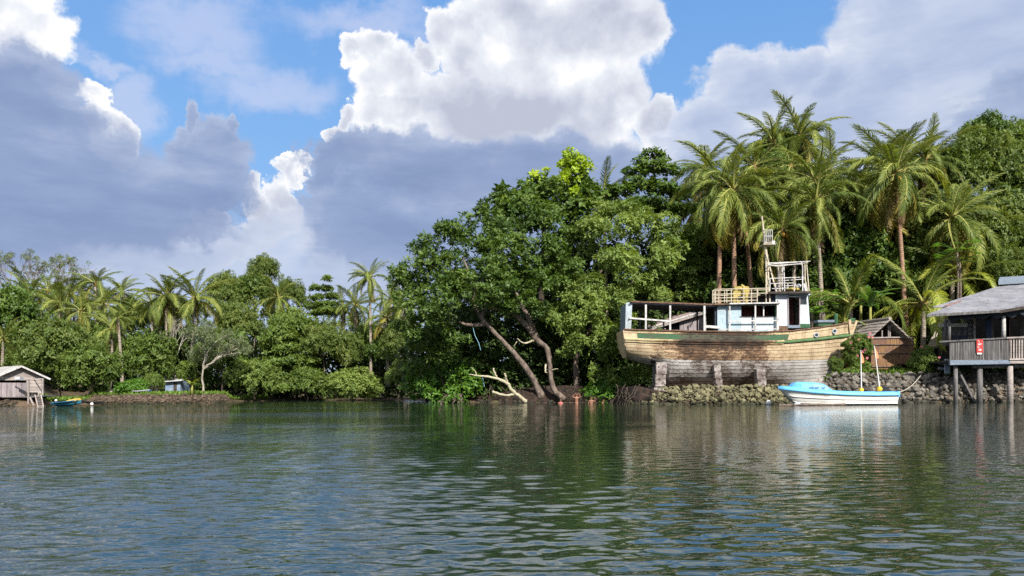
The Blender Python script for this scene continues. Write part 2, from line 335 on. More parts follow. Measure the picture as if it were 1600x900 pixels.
hull_paint('hull_rail', (0.52, 0.41, 0.21), (0.62, 0.52, 0.32), (0.10, 0.055, 0.03), 0.34)
hull_paint('hull_green', (0.035, 0.10, 0.045), (0.05, 0.14, 0.065), (0.05, 0.04, 0.025), 0.22)
hull_paint('hull_greenrail', (0.07, 0.17, 0.06), (0.12, 0.24, 0.09), (0.05, 0.05, 0.025), 0.05)
hull_paint('hull_white', (0.50, 0.48, 0.46), (0.66, 0.63, 0.60), (0.09, 0.065, 0.05), 0.15)
hull_paint('cabin_blue', (0.33, 0.44, 0.50), (0.44, 0.55, 0.61), (0.17, 0.18, 0.18), 0.02)
hull_paint('cabin_white', (0.50, 0.59, 0.63), (0.62, 0.69, 0.72), (0.24, 0.24, 0.23), 0.03)

def tin(name, c1, c2, axis=0, pitch=5.0, rust=0.62, rustc=(0.25, 0.13, 0.10)):
    g, bs, out = newmat(name)
    co = obj_co(g); s = g.sep(co)
    n = g.noise(co, 1.1, 6, 0.6); n2 = g.noise(co, 5, 5, 0.6)
    c = g.mix(g.ss(n, 0.35, 0.65), c1, c2)
    c = g.mix(g.ss(n2, rust, rust + 0.1), c, rustc)
    g.put(bs.inputs['Base Color'], c); bs.inputs['Roughness'].default_value = 0.55; bs.inputs['Metallic'].default_value = 0.1
tin('tin_grey', (0.15, 0.15, 0.17), (0.24, 0.24, 0.26), rust=0.57, rustc=(0.12, 0.09, 0.08))
tin('tin_pale', (0.32, 0.31, 0.28), (0.46, 0.44, 0.40))
tin('tin_rose', (0.34, 0.25, 0.25), (0.50, 0.40, 0.40), rust=0.55)
tin('tin_rust', (0.16, 0.08, 0.07), (0.26, 0.15, 0.13))

def woven():
    g, bs, out = newmat('woven_palm')
    co = obj_co(g)
    n = g.noise(g.v('MULTIPLY', co, (14, 14, 1.2)), 1.5, 5, 0.65); b = g.noise(co, 1.3, 3, 0.5)
    c = g.ramp(n, [(0.3, (0.07, 0.035, 0.018)), (0.5, (0.22, 0.115, 0.05)), (0.72, (0.42, 0.25, 0.11))])
    c = g.mix(g.ss(b, 0.4, 0.7), c, (0.16, 0.085, 0.06))
    g.put(bs.inputs['Base Color'], c); bs.inputs['Roughness'].default_value = 0.85
    bump(g, bs, n, 0.8, 0.03)
woven()

def water_mat():
    g, bs, out = newmat('river_water')
    co = g.n('ShaderNodeNewGeometry').outputs['Position']
    bs.inputs['Base Color'].default_value = (0.012, 0.026, 0.014, 1)
    bs.inputs['Roughness'].default_value = 0.03; bs.inputs['IOR'].default_value = 2.4
    n1 = g.noise(g.v('MULTIPLY', co, (0.45, 1.5, 1)), 7.0, 3, 0.5)
    n2 = g.noise(g.v('MULTIPLY', co, (0.35, 1.4, 1)), 2.4, 3, 0.5)
    n3 = g.noise(g.v('MULTIPLY', co, (0.05, 0.22, 1)), 1.0, 3, 0.5)
    hh = g.m('MULTIPLY', g.m('ADD', g.m('MULTIPLY', n1, 0.012), g.m('MULTIPLY', n2, 0.016)), g.m('MULTIPLY', g.ss(n3, 0.38, 0.62, 0.5, 1.1), g.ss(g.m('DIVIDE', g.sep(co)[0], g.m('ADD', g.sep(co)[1], 4.0)), -0.20, 0.02, 1.9, 0.5)))
    bump(g, bs, hh, 1.0, 1.0)
water_mat()

# ---------------------------------------------------------------- builders
def tag(o, label=None, cat=None, group=None, kind=None):
    if label: o['label'] = label
    if cat: o['category'] = cat
    if group: o['group'] = group
    if kind: o['kind'] = kind
    return o
def empty(name, loc, label=None, cat=None, group=None):
    o = bpy.data.objects.new(name, None); o.location = loc; o.empty_display_size = 0.3
    COL.objects.link(o); tag(o, label, cat, group); return o
def put(name, mesh, parent=None, loc=(0, 0, 0), rot=(0, 0, 0), scale=(1, 1, 1), matn=None):
    o = bpy.data.objects.new(name, mesh); COL.objects.link(o); o.parent = parent
    o.location = loc; o.rotation_euler = rot; o.scale = scale
    return o

class MB:
    def __init__(s): s.v = []; s.f = []
    def quad(s, a, b, c, d): n = len(s.v); s.v += [tuple(a), tuple(b), tuple(c), tuple(d)]; s.f.append((n, n+1, n+2, n+3)); return s
    def poly(s, pts): n = len(s.v); s.v += [tuple(p) for p in pts]; s.f.append(tuple(range(n, n+len(pts)))); return s
    def box(s, c, size, rz=0.0, rx=0.0, ry=0.0):
        M_ = Matrix.Rotation(rz, 3, 'Z') @ Matrix.Rotation(rx, 3, 'X') @ Matrix.Rotation(ry, 3, 'Y'); c = Vector(c); n = len(s.v)
        for i in (-.5, .5):
            for j in (-.5, .5):
                for k in (-.5, .5): s.v.append(tuple(c + M_ @ Vector((i*size[0], j*size[1], k*size[2]))))
        for f in ((0,1,3,2), (4,6,7,5), (0,4,5,1), (2,3,7,6), (0,2,6,4), (1,5,7,3)): s.f.append(tuple(n+q for q in f))
        return s
    def span(s, lo, hi):
        lo, hi = Vector(lo), Vector(hi); return s.box((lo+hi)/2, hi-lo)
    def beam(s, a, b, w, h=None):
        h = h or w; a, b = Vector(a), Vector(b); d = (b-a).normalized()
        up = Vector((0, 0, 1)) if abs(d.z) < 0.95 else Vector((0, 1, 0))
        x = d.cross(up).normalized() * w/2; y = x.cross(d).normalized() * h/2; n = len(s.v)
        for q in (a, b):
            for k in ((-1,-1), (1,-1), (1,1), (-1,1)): s.v.append(tuple(q + x*k[0] + y*k[1]))
        for f in ((0,3,2,1), (4,5,6,7), (0,1,5,4), (1,2,6,5), (2,3,7,6), (3,0,4,7)): s.f.append(tuple(n+q for q in f))
        return s
    def tube(s, pts, rad, k=8, caps=True):
        pts = [Vector(p) for p in pts]; n0 = len(s.v)
        if not hasattr(rad, '__len__'): rad = [rad]*len(pts)
        ref = Vector((0.13, 0.97, 0.21))
        for i, p in enumerate(pts):
            d = (pts[min(i+1, len(pts)-1)] - pts[max(i-1, 0)]).normalized()
            x = d.cross(ref); x = x.normalized() if x.length > 1e-3 else d.orthogonal().normalized(); y = d.cross(x)
            for j in range(k):
                a = 2*math.pi*j/k; s.v.append(tuple(p + (x*math.cos(a) + y*math.sin(a))*rad[i]))
        for i in range(len(pts)-1):
            for j in range(k):
                a = n0+i*k+j; b = n0+i*k+(j+1) % k; s.f.append((a, b, b+k, a+k))
        if caps:
            s.f.append(tuple(n0+j for j in range(k))[::-1]); s.f.append(tuple(n0+(len(pts)-1)*k+j for j in range(k)))
        return s
    def ball(s, c, r, k=10, sq=(1, 1, 1)):
        c = Vector(c); n0 = len(s.v); m_ = k//2+1
        for i in range(m_+1):
            t = math.pi*i/m_
            for j in range(k):
                a = 2*math.pi*j/k; s.v.append((c.x+r*sq[0]*math.sin(t)*math.cos(a), c.y+r*sq[1]*math.sin(t)*math.sin(a), c.z+r*sq[2]*math.cos(t)))
        for i in range(m_):
            for j in range(k):
                a = n0+i*k+j; b = n0+i*k+(j+1) % k; s.f.append((a, a+k, b+k, b))
        return s
    def prism(s, pts, thick):
        """polygon pts extruded by vector thick"""
        t = Vector(thick); n = len(s.v); k = len(pts)
        s.v += [tuple(Vector(p)) for p in pts] + [tuple(Vector(p)+t) for p in pts]
        s.f.append(tuple(range(n, n+k))); s.f.append(tuple(range(n+2*k-1, n+k-1, -1)))
        for j in range(k): s.f.append((n+j, n+k+j, n+k+(j+1) % k, n+(j+1) % k))
        return s
    def build(s, name, mat, parent=None, smooth=False, label=None, cat=None, group=None, kind=None, loc=None):
        off = Vector(loc) if loc is not None else (parent_loc(parent) if parent else Vector((0, 0, 0)))
        me = bpy.data.meshes.new(name)
        me.from_pydata([tuple(Vector(v)-off) for v in s.v], [], s.f); me.materials.append(MAT[mat]); me.update()
        if smooth: me.polygons.foreach_set('use_smooth', [True]*len(me.polygons))
        o = put(name, me, parent)
        if not parent: o.location = off
        tag(o, label, cat, group, kind); return o
def parent_loc(p):
    v = Vector((0, 0, 0))
    while p is not None: v += p.location; p = p.parent
    return v
def wob(a, b, n, amp, rnd=random):
    a, b = Vector(a), Vector(b)
    return [a.lerp(b, i/n) + (Vector((rnd.uniform(-1, 1), rnd.uniform(-1, 1), rnd.uniform(-1, 1)))*amp if 0 < i < n else Vector((0, 0, 0))) for i in range(n+1)]

# ---------------------------------------------------------------- foliage
def leaf_mesh(name, pos, d, side, nrm, L, Wd, tint, mat, fold=0.18):
    n = len(pos); L = L[:, None]; Wd = Wd[:, None]
    v = np.empty((n, 4, 3), np.float32)
    mid = pos + d*L*0.45
    v[:, 0] = pos; v[:, 2] = pos + d*L - nrm*L*0.12
    v[:, 1] = mid + side*Wd + nrm*Wd*fold; v[:, 3] = mid - side*Wd + nrm*Wd*fold
    me = bpy.data.meshes.new(name)
    me.vertices.add(4*n); me.vertices.foreach_set('co', v.reshape(-1))
    b = (np.arange(n)*4)[:, None]
    idx = (b + np.array([0, 1, 2, 0, 2, 3])).astype(np.int32).reshape(-1)
    me.loops.add(len(idx)); me.loops.foreach_set('vertex_index', idx)
    me.polygons.add(2*n); me.polygons.foreach_set('loop_start', np.arange(0, 6*n, 3, dtype=np.int32))
    me.update(calc_edges=True)
    at = me.attributes.new('tint', 'FLOAT_COLOR', 'POINT')
    c = np.ones((n, 4, 4), np.float32); c[:, :, :3] = tint[:, None, :]
    at.data.foreach_set('color', c.reshape(-1))
    me.materials.append(MAT[mat]); return me
def nrmz(a): return a / np.maximum(np.linalg.norm(a, axis=1, keepdims=True), 1e-6)
def crown_mesh(name, lobes, mat, L=0.28, ratio=0.42, spacing=0.34, nper=8, seed=0, open_=0.9, flat=0.0, under=0.45, hollow=0.55):
    """lobes: (x,y,z,rx,ry,rz). rosettes of leaves over every lobe's shell, thinner below and inside"""
    r_ = np.random.default_rng(seed); P_, A_, T_ = [], [], []
    for (cx, cy, cz, rx, ry, rz) in lobes:
        area = 4*math.pi*(((rx*ry)**1.6 + (rx*rz)**1.6 + (ry*rz)**1.6)/3)**(1/1.6)
        n = max(6, int(area/spacing**2))
        d = nrmz(r_.normal(size=(n, 3)))
        keep = (d[:, 2] > -0.25) | (r_.random(n) < under); d = d[keep]; n = len(d)
        ph = r_.random(6)*6.28
        lump = 1 + 0.16*np.sin(d[:, 0]*5+ph[0])*np.sin(d[:, 2]*6+ph[1]) + 0.13*np.sin(d[:, 1]*8+ph[2]+d[:, 2]*5) + 0.08*np.sin(d[:, 0]*13+ph[3])
        rr = (hollow + (1.0-hollow)*r_.random(n)**0.45)*lump
        hole = np.sin(d[:, 0]*7+ph[4])*np.sin(d[:, 2]*8+ph[5]) > 0.72
        rr[hole] *= 0.7
        p = np.array([cx, cy, cz]) + d*rr[:, None]*np.array([rx, ry, rz])
        a = nrmz(d*np.array([1, 1, 1-flat]) * 0.9 + np.array([0, 0, 0.55+flat]) + r_.normal(size=(n, 3))*0.35)
        P_.append(p); A_.append(a)
        T_.append(np.stack([r_.random(n)*0.6, np.full(n, r_.random()), np.clip((rr-0.6)/0.5, 0, 1)], 1))
    p = np.concatenate(P_); a = np.concatenate(A_); t = np.concatenate(T_)
    n = len(p)
    x = nrmz(np.cross(a, r_.normal(size=(n, 3)))); y = np.cross(a, x)
    ang = (np.arange(nper)*2*math.pi/nper)[None, :] + r_.random((n, nper))*0.7
    el = open_ + r_.random((n, nper))*0.55
    dd = (a[:, None, :]*np.cos(el)[..., None] + (x[:, None, :]*np.cos(ang)[..., None] + y[:, None, :]*np.sin(ang)[..., None])*np.sin(el)[..., None]).reshape(-1, 3)
    dd = nrmz(dd)
    pp = np.repeat(p, nper, 0) + dd*0.02 + r_.normal(size=(n*nper, 3))*L*0.25
    aa = np.repeat(a, nper, 0); tt = np.repeat(t, nper, 0).copy()
    tt[:, 0] = np.clip(tt[:, 0] + r_.random(len(tt))*0.4, 0, 1)
    sd = nrmz(np.cross(dd, aa) + r_.normal(size=dd.shape)*0.25); nn = nrmz(np.cross(sd, dd))
    LL = L*(0.65+0.7*r_.random(len(pp)))
    return leaf_mesh(name, pp.astype(np.float32), dd, sd, nn, LL, LL*ratio*0.5, tt, mat)
def rand_lobes(R0, k, seed, zf=0.8, lift=0.0, small=0.42):
    r_ = np.random.default_rng(seed); out = []
    for i in range(k):
        d = r_.normal(size=3); d /= np.linalg.norm(d); d[2] = abs(d[2])*1.1 - 0.45
        q = R0*(0.45+0.35*r_.random()); rr = R0*(small*(0.75+0.6*r_.random()))
        out.append((d[0]*q, d[1]*q, d[2]*q*zf+lift, rr, rr, rr*0.82))
    return out
CR = {}
def crown_kinds():
    for i in range(3):
        CR['mid%d' % i] = crown_mesh('crown_mid', rand_lobes(3.0, 34, 20+i, small=.27), 'leaf_mid', 0.26, 0.5, 0.36, 7, 40+i)
        CR['pale%d' % i] = crown_mesh('crown_pale', rand_lobes(3.0, 34, 50+i, small=.27), 'leaf_pale', 0.2, 0.5, 0.32, 8, 60+i)
        CR['olive%d' % i] = crown_mesh('crown_olive', rand_lobes(3.0, 40, 70+i, 0.9, small=.24), 'leaf_olive', 0.17, 0.5, 0.30, 8, 80+i)
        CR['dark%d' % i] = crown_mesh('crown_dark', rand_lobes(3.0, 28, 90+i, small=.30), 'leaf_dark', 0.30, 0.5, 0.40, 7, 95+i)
    for i in range(2):
        # tiers of flat spreading branches
        r_ = random.Random(5+i); lb = []
        for t in range(5):
            z = -2.0 + t*1.1; w = 2.6 - t*0.38
            for q in range(5 if t < 4 else 2):
                a = r_.uniform(0, 6.28); e = w*r_.uniform(0.3, 0.9)
                lb.append((math.cos(a)*e, math.sin(a)*e, z+r_.uniform(-.15, .15), w*0.42, w*0.42, 0.34))
        CR['tier%d' % i] = crown_mesh('crown_tiered', lb, 'leaf_mid', 0.32, 0.5, 0.30, 8, 120+i, flat=0.6)
        CR['bright%d' % i] = crown_mesh('crown_bright', rand_lobes(1.6, 9, 130+i, small=0.36), 'leaf_bright', 0.26, 0.55, 0.30, 7, 135+i)
        CR['young%d' % i] = crown_mesh('crown_young', rand_lobes(2.2, 12, 140+i), 'leaf_young', 0.24, 0.5, 0.32, 7, 145+i)
        CR['grey%d' % i] = crown_mesh('crown_grey', rand_lobes(2.6, 16, 150+i, 1.0, small=0.3), 'leaf_grey', 0.15, 0.45, 0.36, 6, 155+i)
        CR['bush%d' % i] = crown_mesh('crown_bush', rand_lobes(1.0, 12, 160+i, 1.0), 'leaf_mid', 0.12, 0.55, 0.13, 7, 165+i)
        CR['sparse%d' % i] = crown_mesh('crown_sparse', rand_lobes(2.4, 26, 170+i, 1.0, small=0.16), 'leaf_olive', 0.13, 0.5, 0.30, 5, 175+i)
crown_kinds()

CB = {}
def add_trunk(root, base, top, r0, bark, limbs=7, spread=2.0, seed=0, bend=0.25):
    rn = random.Random(seed); mb = MB(); base = Vector(base); top = Vector(top)
    pts = wob(base, top, 6, bend*0.5, rn); n = len(pts)
    mb.tube(pts, [r0*(1-0.6*i/(n-1))*(1.5 if i == 0 else 1) for i in range(n)], 8)
    for k in range(limbs):
        i = rn.randrange(2, n); s_ = pts[i]; a = rn.uniform(0, 6.28)
        e = s_ + Vector((math.cos(a)*spread, math.sin(a)*spread, rn.uniform(0.3, 1.1)*spread))*rn.uniform(.5, 1)
        q = wob(s_, e, 4, 0.15*spread*0.5, rn); mb.tube(q, [r0*0.42*(1-0.2*j) for j in range(5)], 5)
    return mb.build('trunk', bark, root, smooth=True)
def tree(name, kind, px, pbase, ptop, wpx, Y, label, cat='tree', bark='bark_dark', group=None, seed=None, squash=None, trunk_r=None, z0=None, lean=0.0, hfrac=None):
    """crown top at photo row ptop, crown width wpx, trunk base at row pbase"""
    sd = seed if seed is not None else int(px*7+ptop)
    rn = random.Random(sd); me = CR[kind]
    top = P(px, ptop, Y); b = P(px, pbase, Y)
    co = CB.get(kind)
    if co is None:
        v = np.empty(len(me.vertices)*3, np.float32); me.vertices.foreach_get('co', v); v = v.reshape(-1, 3)
        co = CB[kind] = (float(np.percentile(np.hypot(v[:, 0], v[:, 1]), 90)), float(np.percentile(v[:, 2], 99.3)))
    s = wpx*(.86 if group and 'left bank' in group else 1)/F*Y/(2*co[0]); unit_h = co[1]
    sz = s if kind.startswith('tier') else squash or min(max(s, 0.30*(top.z-b.z)), 1.4*s)
    cz = top.z - unit_h*sz
    root = empty(name, (b.x - lean, Y, b.z), label, cat, group)
    add_trunk(root, (b.x-lean, Y, b.z-0.2), (top.x, Y, max(cz + 0.3*sz, b.z+0.3)), trunk_r or max(0.05, 0.09*s), bark, 7, 1.5*s, sd)
    put('crown', me, root, (top.x-b.x+lean, 0, cz-b.z), (rn.uniform(-.1, .1), rn.uniform(-.1, .1), rn.uniform(0, 6.28)), (s, s, sz))
    return root

# ---- palms
FR = {}
def frond_mesh(name, L, droop, mat, seed, hang=0.5, pairs=58, lw=0.10, lift=0.5, ll=1.05, ragged=0.12):
    """a pinnate frond along local +X from its foot, curving downward"""
    r_ = np.random.default_rng(seed)
    n = pairs; t = np.linspace(0, 1, n)
    ang = lift - droop*(t**1.25); ds = L/(n-1)
    x = np.concatenate([[0], np.cumsum(np.cos(ang[:-1])*ds)]); z = np.concatenate([[0], np.cumsum(np.sin(ang[:-1])*ds)])
    yb = 0.25*np.sin(t*2.2)*r_.uniform(-1, 1)
    rach = np.stack([x, yb, z], 1)
    V, Fc, T = [], [], []
    def tri(a, b, c, q): i = len(V); V.extend([a, b, c]); Fc.append((i, i+1, i+2)); T.extend([q]*3)
    def qd(a, b, c, d, q): i = len(V); V.extend([a, b, c, d]); Fc.append((i, i+1, i+2, i+3)); T.extend([q]*4)
    for i in range(n):
        if t[i] < 0.14: continue
        tg = np.array([math.cos(ang[i]), 0, math.sin(ang[i])]); up = np.array([-math.sin(ang[i]), 0, math.cos(ang[i])])
        prof = math.sin(math.pi*min(1, (t[i]-0.08)/0.95)**0.75)**0.6 if t[i] < 1 else 0.4
        for sgn in (-1, 1):
            if r_.random() < ragged*t[i]: continue
            l = ll*max(0.35, prof)*r_.uniform(0.85, 1.1)
            side = np.array([0, sgn, 0])
            d0 = tg*(0.72+0.4*t[i]) + side*0.8 + up*0.22 + r_.normal(size=3)*0.09; d0 /= np.linalg.norm(d0)
            d1 = d0 + np.array([0, 0, -hang*(0.8+0.6*r_.random())]); d1 /= np.linalg.norm(d1)
            d2 = d1 + np.array([0, 0, -hang*1.6]); d2 /= np.linalg.norm(d2)
            w = tg*lw*0.5
            p0 = rach[i]; p1 = p0+d0*l*0.4; p2 = p1+d1*l*0.35; p3 = p2+d2*l*0.3
            q = (r_.random(), t[i]*0.6+0.2*r_.random(), 0.5)
            qd(p0-w*0.7, p0+w*0.7, p1+w, p1-w, q); qd(p1-w, p1+w, p2+w*0.8, p2-w*0.8, q); tri(p2-w*0.8, p2+w*0.8, p3, q)
    me = bpy.data.meshes.new(name); nl = len(Fc)
    # rachis
    i0 = len(V)
    ks = list(range(0, n, 5)) + [n-1]
    for i in ks:
        r = 0.065*(1-t[i])**0.7 + 0.018; p = rach[i]
        for a in (0, 2.09, 4.19): V.append(p+np.array([0, math.cos(a)*r*1.4, math.sin(a)*r])); T.append((0.9, 0.9, 0.5))
    for k in range(len(ks)-1):
        for j in range(3): a = i0+k*3+j; b = i0+k*3+(j+1) % 3; Fc.append((a, b, b+3, a+3))
    me.from_pydata([tuple(map(float, v)) for v in V], [], Fc)
    me.materials.append(MAT[mat]); me.materials.append(MAT['rib'])
    mi = [0]*nl + [1]*(len(Fc)-nl); me.polygons.foreach_set('material_index', mi)
    at = me.attributes.new('tint', 'FLOAT_COLOR', 'POINT'); at.data.foreach_set('color', [c for q in T for c in (*q, 1.0)])
    me.update(); return me
def frond_kinds():
    for i in range(3):
        FR['up%d' % i] = frond_mesh('frond_upright', 4.6, 0.75+0.15*i, 'frond_green', 200+i, 0.5, lift=0.0, lw=.08)
        FR['arch%d' % i] = frond_mesh('frond_arching', 4.8, 1.5+0.2*i, 'frond_green', 210+i, 1.0, ll=1.15, lift=0.0)
        FR['old%d' % i] = frond_mesh('frond_hanging', 4.4, 1.2+0.2*i, 'frond_old', 220+i, 0.75, lift=0.0, ragged=0.25)
        FR['young%d' % i] = frond_mesh('frond_young', 4.8, 1.6+0.25*i, 'frond_young', 230+i, 0.55, lift=0.0, ll=1.0)
        FR['dead%d' % i] = frond_mesh('frond_dead', 4.0, 0.5+0.2*i, 'frond_brown', 250+i, 0.9, lift=0.0, ragged=0.5, pairs=50)
        FR['dry%d' % i] = frond_mesh('frond_split', 4.4, 0.8+0.3*i, 'frond_green', 240+i, 0.9, lift=0.0, ragged=0.5, lw=0.04)
frond_kinds()
_nut = MB().ball((0, 0, 0), 0.13, 8, (1, 1, 1.2)); NUT = None
def palm(px, py, bx, by, Y, label, n=20, s=1.0, trunk='palm_bark_grey', seed=None, old=0.25, young=False, nuts=0, r=0.16, group=None, low=-0.9, name='coconut_palm', cat='palm', wind=0.0, dead=0):
    """crown heart at photo (px,py), foot of trunk at (bx,by)"""
    global NUT
    sd = seed if seed is not None else int(px*13+py); rn = random.Random(sd)
    if group and 'left bank' in group: py -= 7
    c = P(px, py, Y); b = P(bx, by, Y); b.y += rn.uniform(-.3, .3)
    root = empty(name, b, label, cat, group)
    mid = b.lerp(c, 0.5) + Vector(((c.x-b.x)*-0.18, 0, 0)); pts = []
    for i in range(13):
        t = i/12; pts.append(b*(1-t)**2 + mid*2*t*(1-t) + c*t*t)
    rad = [r*(1.5 if i == 0 else 1.12 if i == 1 else 1-0.35*i/12) for i in range(13)]
    MB().tube(pts, rad, 10).build('trunk', trunk, root, smooth=True)
    hc = c - b; wind = wind or rn.uniform(-.45, .45)
    MB().ball(c, 0.27*s, 8, (1, 1, 1.5)).build('crown_heart', 'fibre', root, smooth=True)
    for i in range(n):
        f = (i+0.5)/n                                   # 0 top .. 1 bottom
        el = math.radians(82) - (f**0.85)*(math.radians(82) - low) + rn.uniform(-.28, .28)
        a = i*2.39996 + rn.uniform(-.5, .5)
        if f > 1-old: kd = 'old'
        elif rn.random() < 0.1: kd = 'dry'
        elif f < 0.35: kd = 'up'
        else: kd = 'arch'
        if young and kd in ('arch', 'old'): kd = 'young'
        me = FR['%s%d' % (kd, rn.randrange(3))]
        if wind: a += wind*math.sin(a)
        k = s*rn.uniform(0.72, 1.15)*(0.8 if f < 0.1 else 1)
        o = put('frond', me, root, hc + Vector((0, 0, 0.15*s)))
        o.rotation_euler = (rn.uniform(-.5, .5), -el, a); o.scale = (k, k, k)
    for i in range(dead):
        k = s*rn.uniform(.7, .95); o = put('dead_frond', FR['dead%d' % rn.randrange(3)], root, hc + Vector((0, 0, -.1))); o.rotation_euler = (rn.uniform(-.3, .3), rn.uniform(1.05, 1.4), rn.uniform(0, 6.28)); o.scale = (k, k, k)
    if nuts:
        if NUT is None:
            NUT = bpy.data.meshes.new('coconut'); NUT.from_pydata(_nut.v, [], _nut.f); NUT.materials.append(MAT['coconut_husk'])
        for k in range(nuts):
            a = rn.uniform(0, 6.28); put('coconut', NUT, root, hc + Vector((math.cos(a)*0.3, math.sin(a)*0.3 - 0.12, -0.15-0.25*rn.random())))
    return root

# ================================================================ SETTING: terrain and river
SHORE = [(-900, 640, .5), (-400, 640, .5), (-100, 636, .55), (0, 635, .65), (70, 634.5, .5), (80, 633.5, .25), (135, 632.2, .3), (145, 631.5, .62), (250, 631, .62), (352, 628.6, .6), (365, 627.6, .2), (450, 626, .15), (550, 625.2, .15), (640, 624.6, .15),
         (675, 627, .2), (700, 628.6, .3), (800, 629.2, .5), (880, 629, .55), (960, 629.3, .5), (990, 631.3, .35), (1050, 632, .55), (1200, 631.8, .7), (1285, 630.4, 1.2), (1310, 629.8, 1.7), (1450, 629.3, 1.7), (1600, 628.4, 1.7), (1800, 627.5, 1.7), (2300, 626, 1.7)]
def shore_pt(px):
    xs = [s[0] for s in SHORE]
    y = np.interp(px, xs, [s[1] for s in SHORE]); h = np.interp(px, xs, [s[2] for s in SHORE])
    dx, dy = px-HX, HY-y; v = -dx*sa + dy*ca; u = dx*ca + dy*sa
    Y = -F/v; return u/F*Y, Y, h
def terrain():
    az_pts = []
    for px in np.arange(-900, 2301, 8):
        X, Y, h = shore_pt(float(px)); az_pts.append((math.atan2(X, Y), math.hypot(X, Y), h, px))
    a0, a1 = az_pts[0][0], az_pts[-1][0]
    rest = []
    for k in range(1, 40):
        t = k/40; a = a1 + (2*math.pi - (a1-a0))*t
        rad = az_pts[-1][1]*(1-t) + az_pts[0][1]*t + 60*math.sin(math.pi*t)
        rest.append((a, rad, 0.6, -1))
    allp = az_pts + rest
    offs = [(-2.0, -1.2), (-0.5, -0.4), (0.0, -0.05), (0.35, 0.25), (0.9, 0.7), (1.8, 1.0), (4, 1.05), (8, 1.1), (14, 1.2), (30, 1.6), (80, 2.5), (400, 5), (3000, 10)]
    V, Fc = [], []; rn = random.Random(3)
    for (a, rad, h, px) in allp:
        V.append((math.sin(a)*rad*0.3, math.cos(a)*rad*0.3, -1.6))
        for (o, z) in offs:
            zz = z*h if o > 0 and z <= 1.2 else (z + h if o > 0 else z)
            steep = 1.0 if (130 < px < 356 or px > 1285 or -20 < px < 60) else 2.2
            if px >= 985 and px < 1285: steep = 1.6
            ro = rad + (o*steep if 0 < o < 3 else o) + (rn.uniform(-.08, .08) if 0 <= o < 3 else 0)
            V.append((math.sin(a)*ro, math.cos(a)*ro, zz + (rn.uniform(-.06, .06) if 0 < o < 20 else 0)))
    m_ = len(offs)+1; N = len(allp)
    for i in range(N):
        for j in range(m_-1):
            a = i*m_+j; b = ((i+1) % N)*m_+j; Fc.append((a, a+1, b+1, b))
    mb = MB(); mb.v = V; mb.f = Fc
    mb.v.append((0, 0, -1.6)); c = len(mb.v)-1
    for i in range(N): mb.f.append((c, i*m_, ((i+1) % N)*m_))
    mb.build('ground', 'soil', kind='structure', smooth=True)
terrain()

def river():
    r0, r1, nr = 2.6, 75.0, 760; A = R(44); na = 440
    rr = r0*(r1/r0)**(np.arange(nr)/(nr-1)); aa = np.linspace(-A, A, na)
    RR, AA = np.meshgrid(rr, aa, indexing='ij'); X = RR*np.sin(AA); Y = RR*np.cos(AA)
    Z = np.zeros_like(X); r_ = np.random.default_rng(5)
    cell = RR*math.log(r1/r0)/(nr-1)
    patch = 0.5+0.5*np.sin(X*0.13+1.2*np.sin(Y*0.11)+0.6)*np.sin(Y*0.19+0.7*np.sin(X*0.07)+2.0)
    windy = 0.75 + 1.1*np.clip(0.45 - X*0.09 + 0.2*np.sin(Y*0.3), 0, 1)*(.4+.6*patch)
    for k in range(64):
        lam = 0.06*(0.42/0.06)**(k/63.0)*r_.uniform(.9, 1.1)
        th = r_.normal()*0.36 + (0.05 if k % 4 else -0.3); kk = 2*math.pi/lam
        amp = 0.00165*min(lam, .24)**0.72
        if lam < 0.5: amp *= 1.1
        w = np.clip((lam/cell - 3.0)/3.0, 0, 1)
        ph = r_.uniform(0, 6.28)
        warp = 0.35*np.sin(X*0.9/max(lam, .6)+ph*2)*min(1, lam)
        Z += amp*w*np.sin(kk*(X*math.sin(th) + Y*math.cos(th)) + ph + warp)
    Z *= windy*1.3
    Z *= np.clip((rr[-1]-RR)/8, 0, 1)
    V = np.stack([X, Y, Z], -1).reshape(-1, 3).astype(np.float32)
    i = np.arange(nr-1)[:, None]*na + np.arange(na-1)[None, :]; i = i.reshape(-1)
    q = np.stack([i, i+1, i+na+1, i+na], 1)
    # flat sheet beyond the rippled part
    out = []; base = len(V)
    Rb = 300.0; ring = [(Rb*math.sin(t), Rb*math.cos(t)) for t in np.linspace(-A, A, na)]
    V2 = np.array([(x, y, 0) for x, y in ring], np.float32)
    q2 = np.array([(base-na+j, base-na+j+1, base+j+1, base+j) for j in range(na-1)])
    # rear fan
    tb = np.linspace(A, 2*math.pi-A, 90); base2 = base+na
    V3 = np.array([(Rb*math.sin(t), Rb*math.cos(t), 0) for t in tb] + [(0, 0, 0)], np.float32); c0 = base2+90
    tris = [(c0, base2+j+1, base2+j) for j in range(89)]
    # join fan sides to the grid edges
    left = [int(k) for k in range(0, base, na)]; right = [int(k)+na-1 for k in range(0, base, na)]
    vs = np.concatenate([V, V2, V3])
    for e in (left, right): vs[e, 2] = 0
    vs[:na, 2] = 0
    faces = q.tolist() + q2.tolist() + tris
    faces.append([c0] + list(range(na-1, -1, -1)))
    me = bpy.data.meshes.new('river'); me.from_pydata(vs.tolist(), [], faces); me.materials.append(MAT['river_water'])
    me.polygons.foreach_set('use_smooth', [True]*len(me.polygons)); me.update()
    tag(put('river', me), kind='structure')
river()

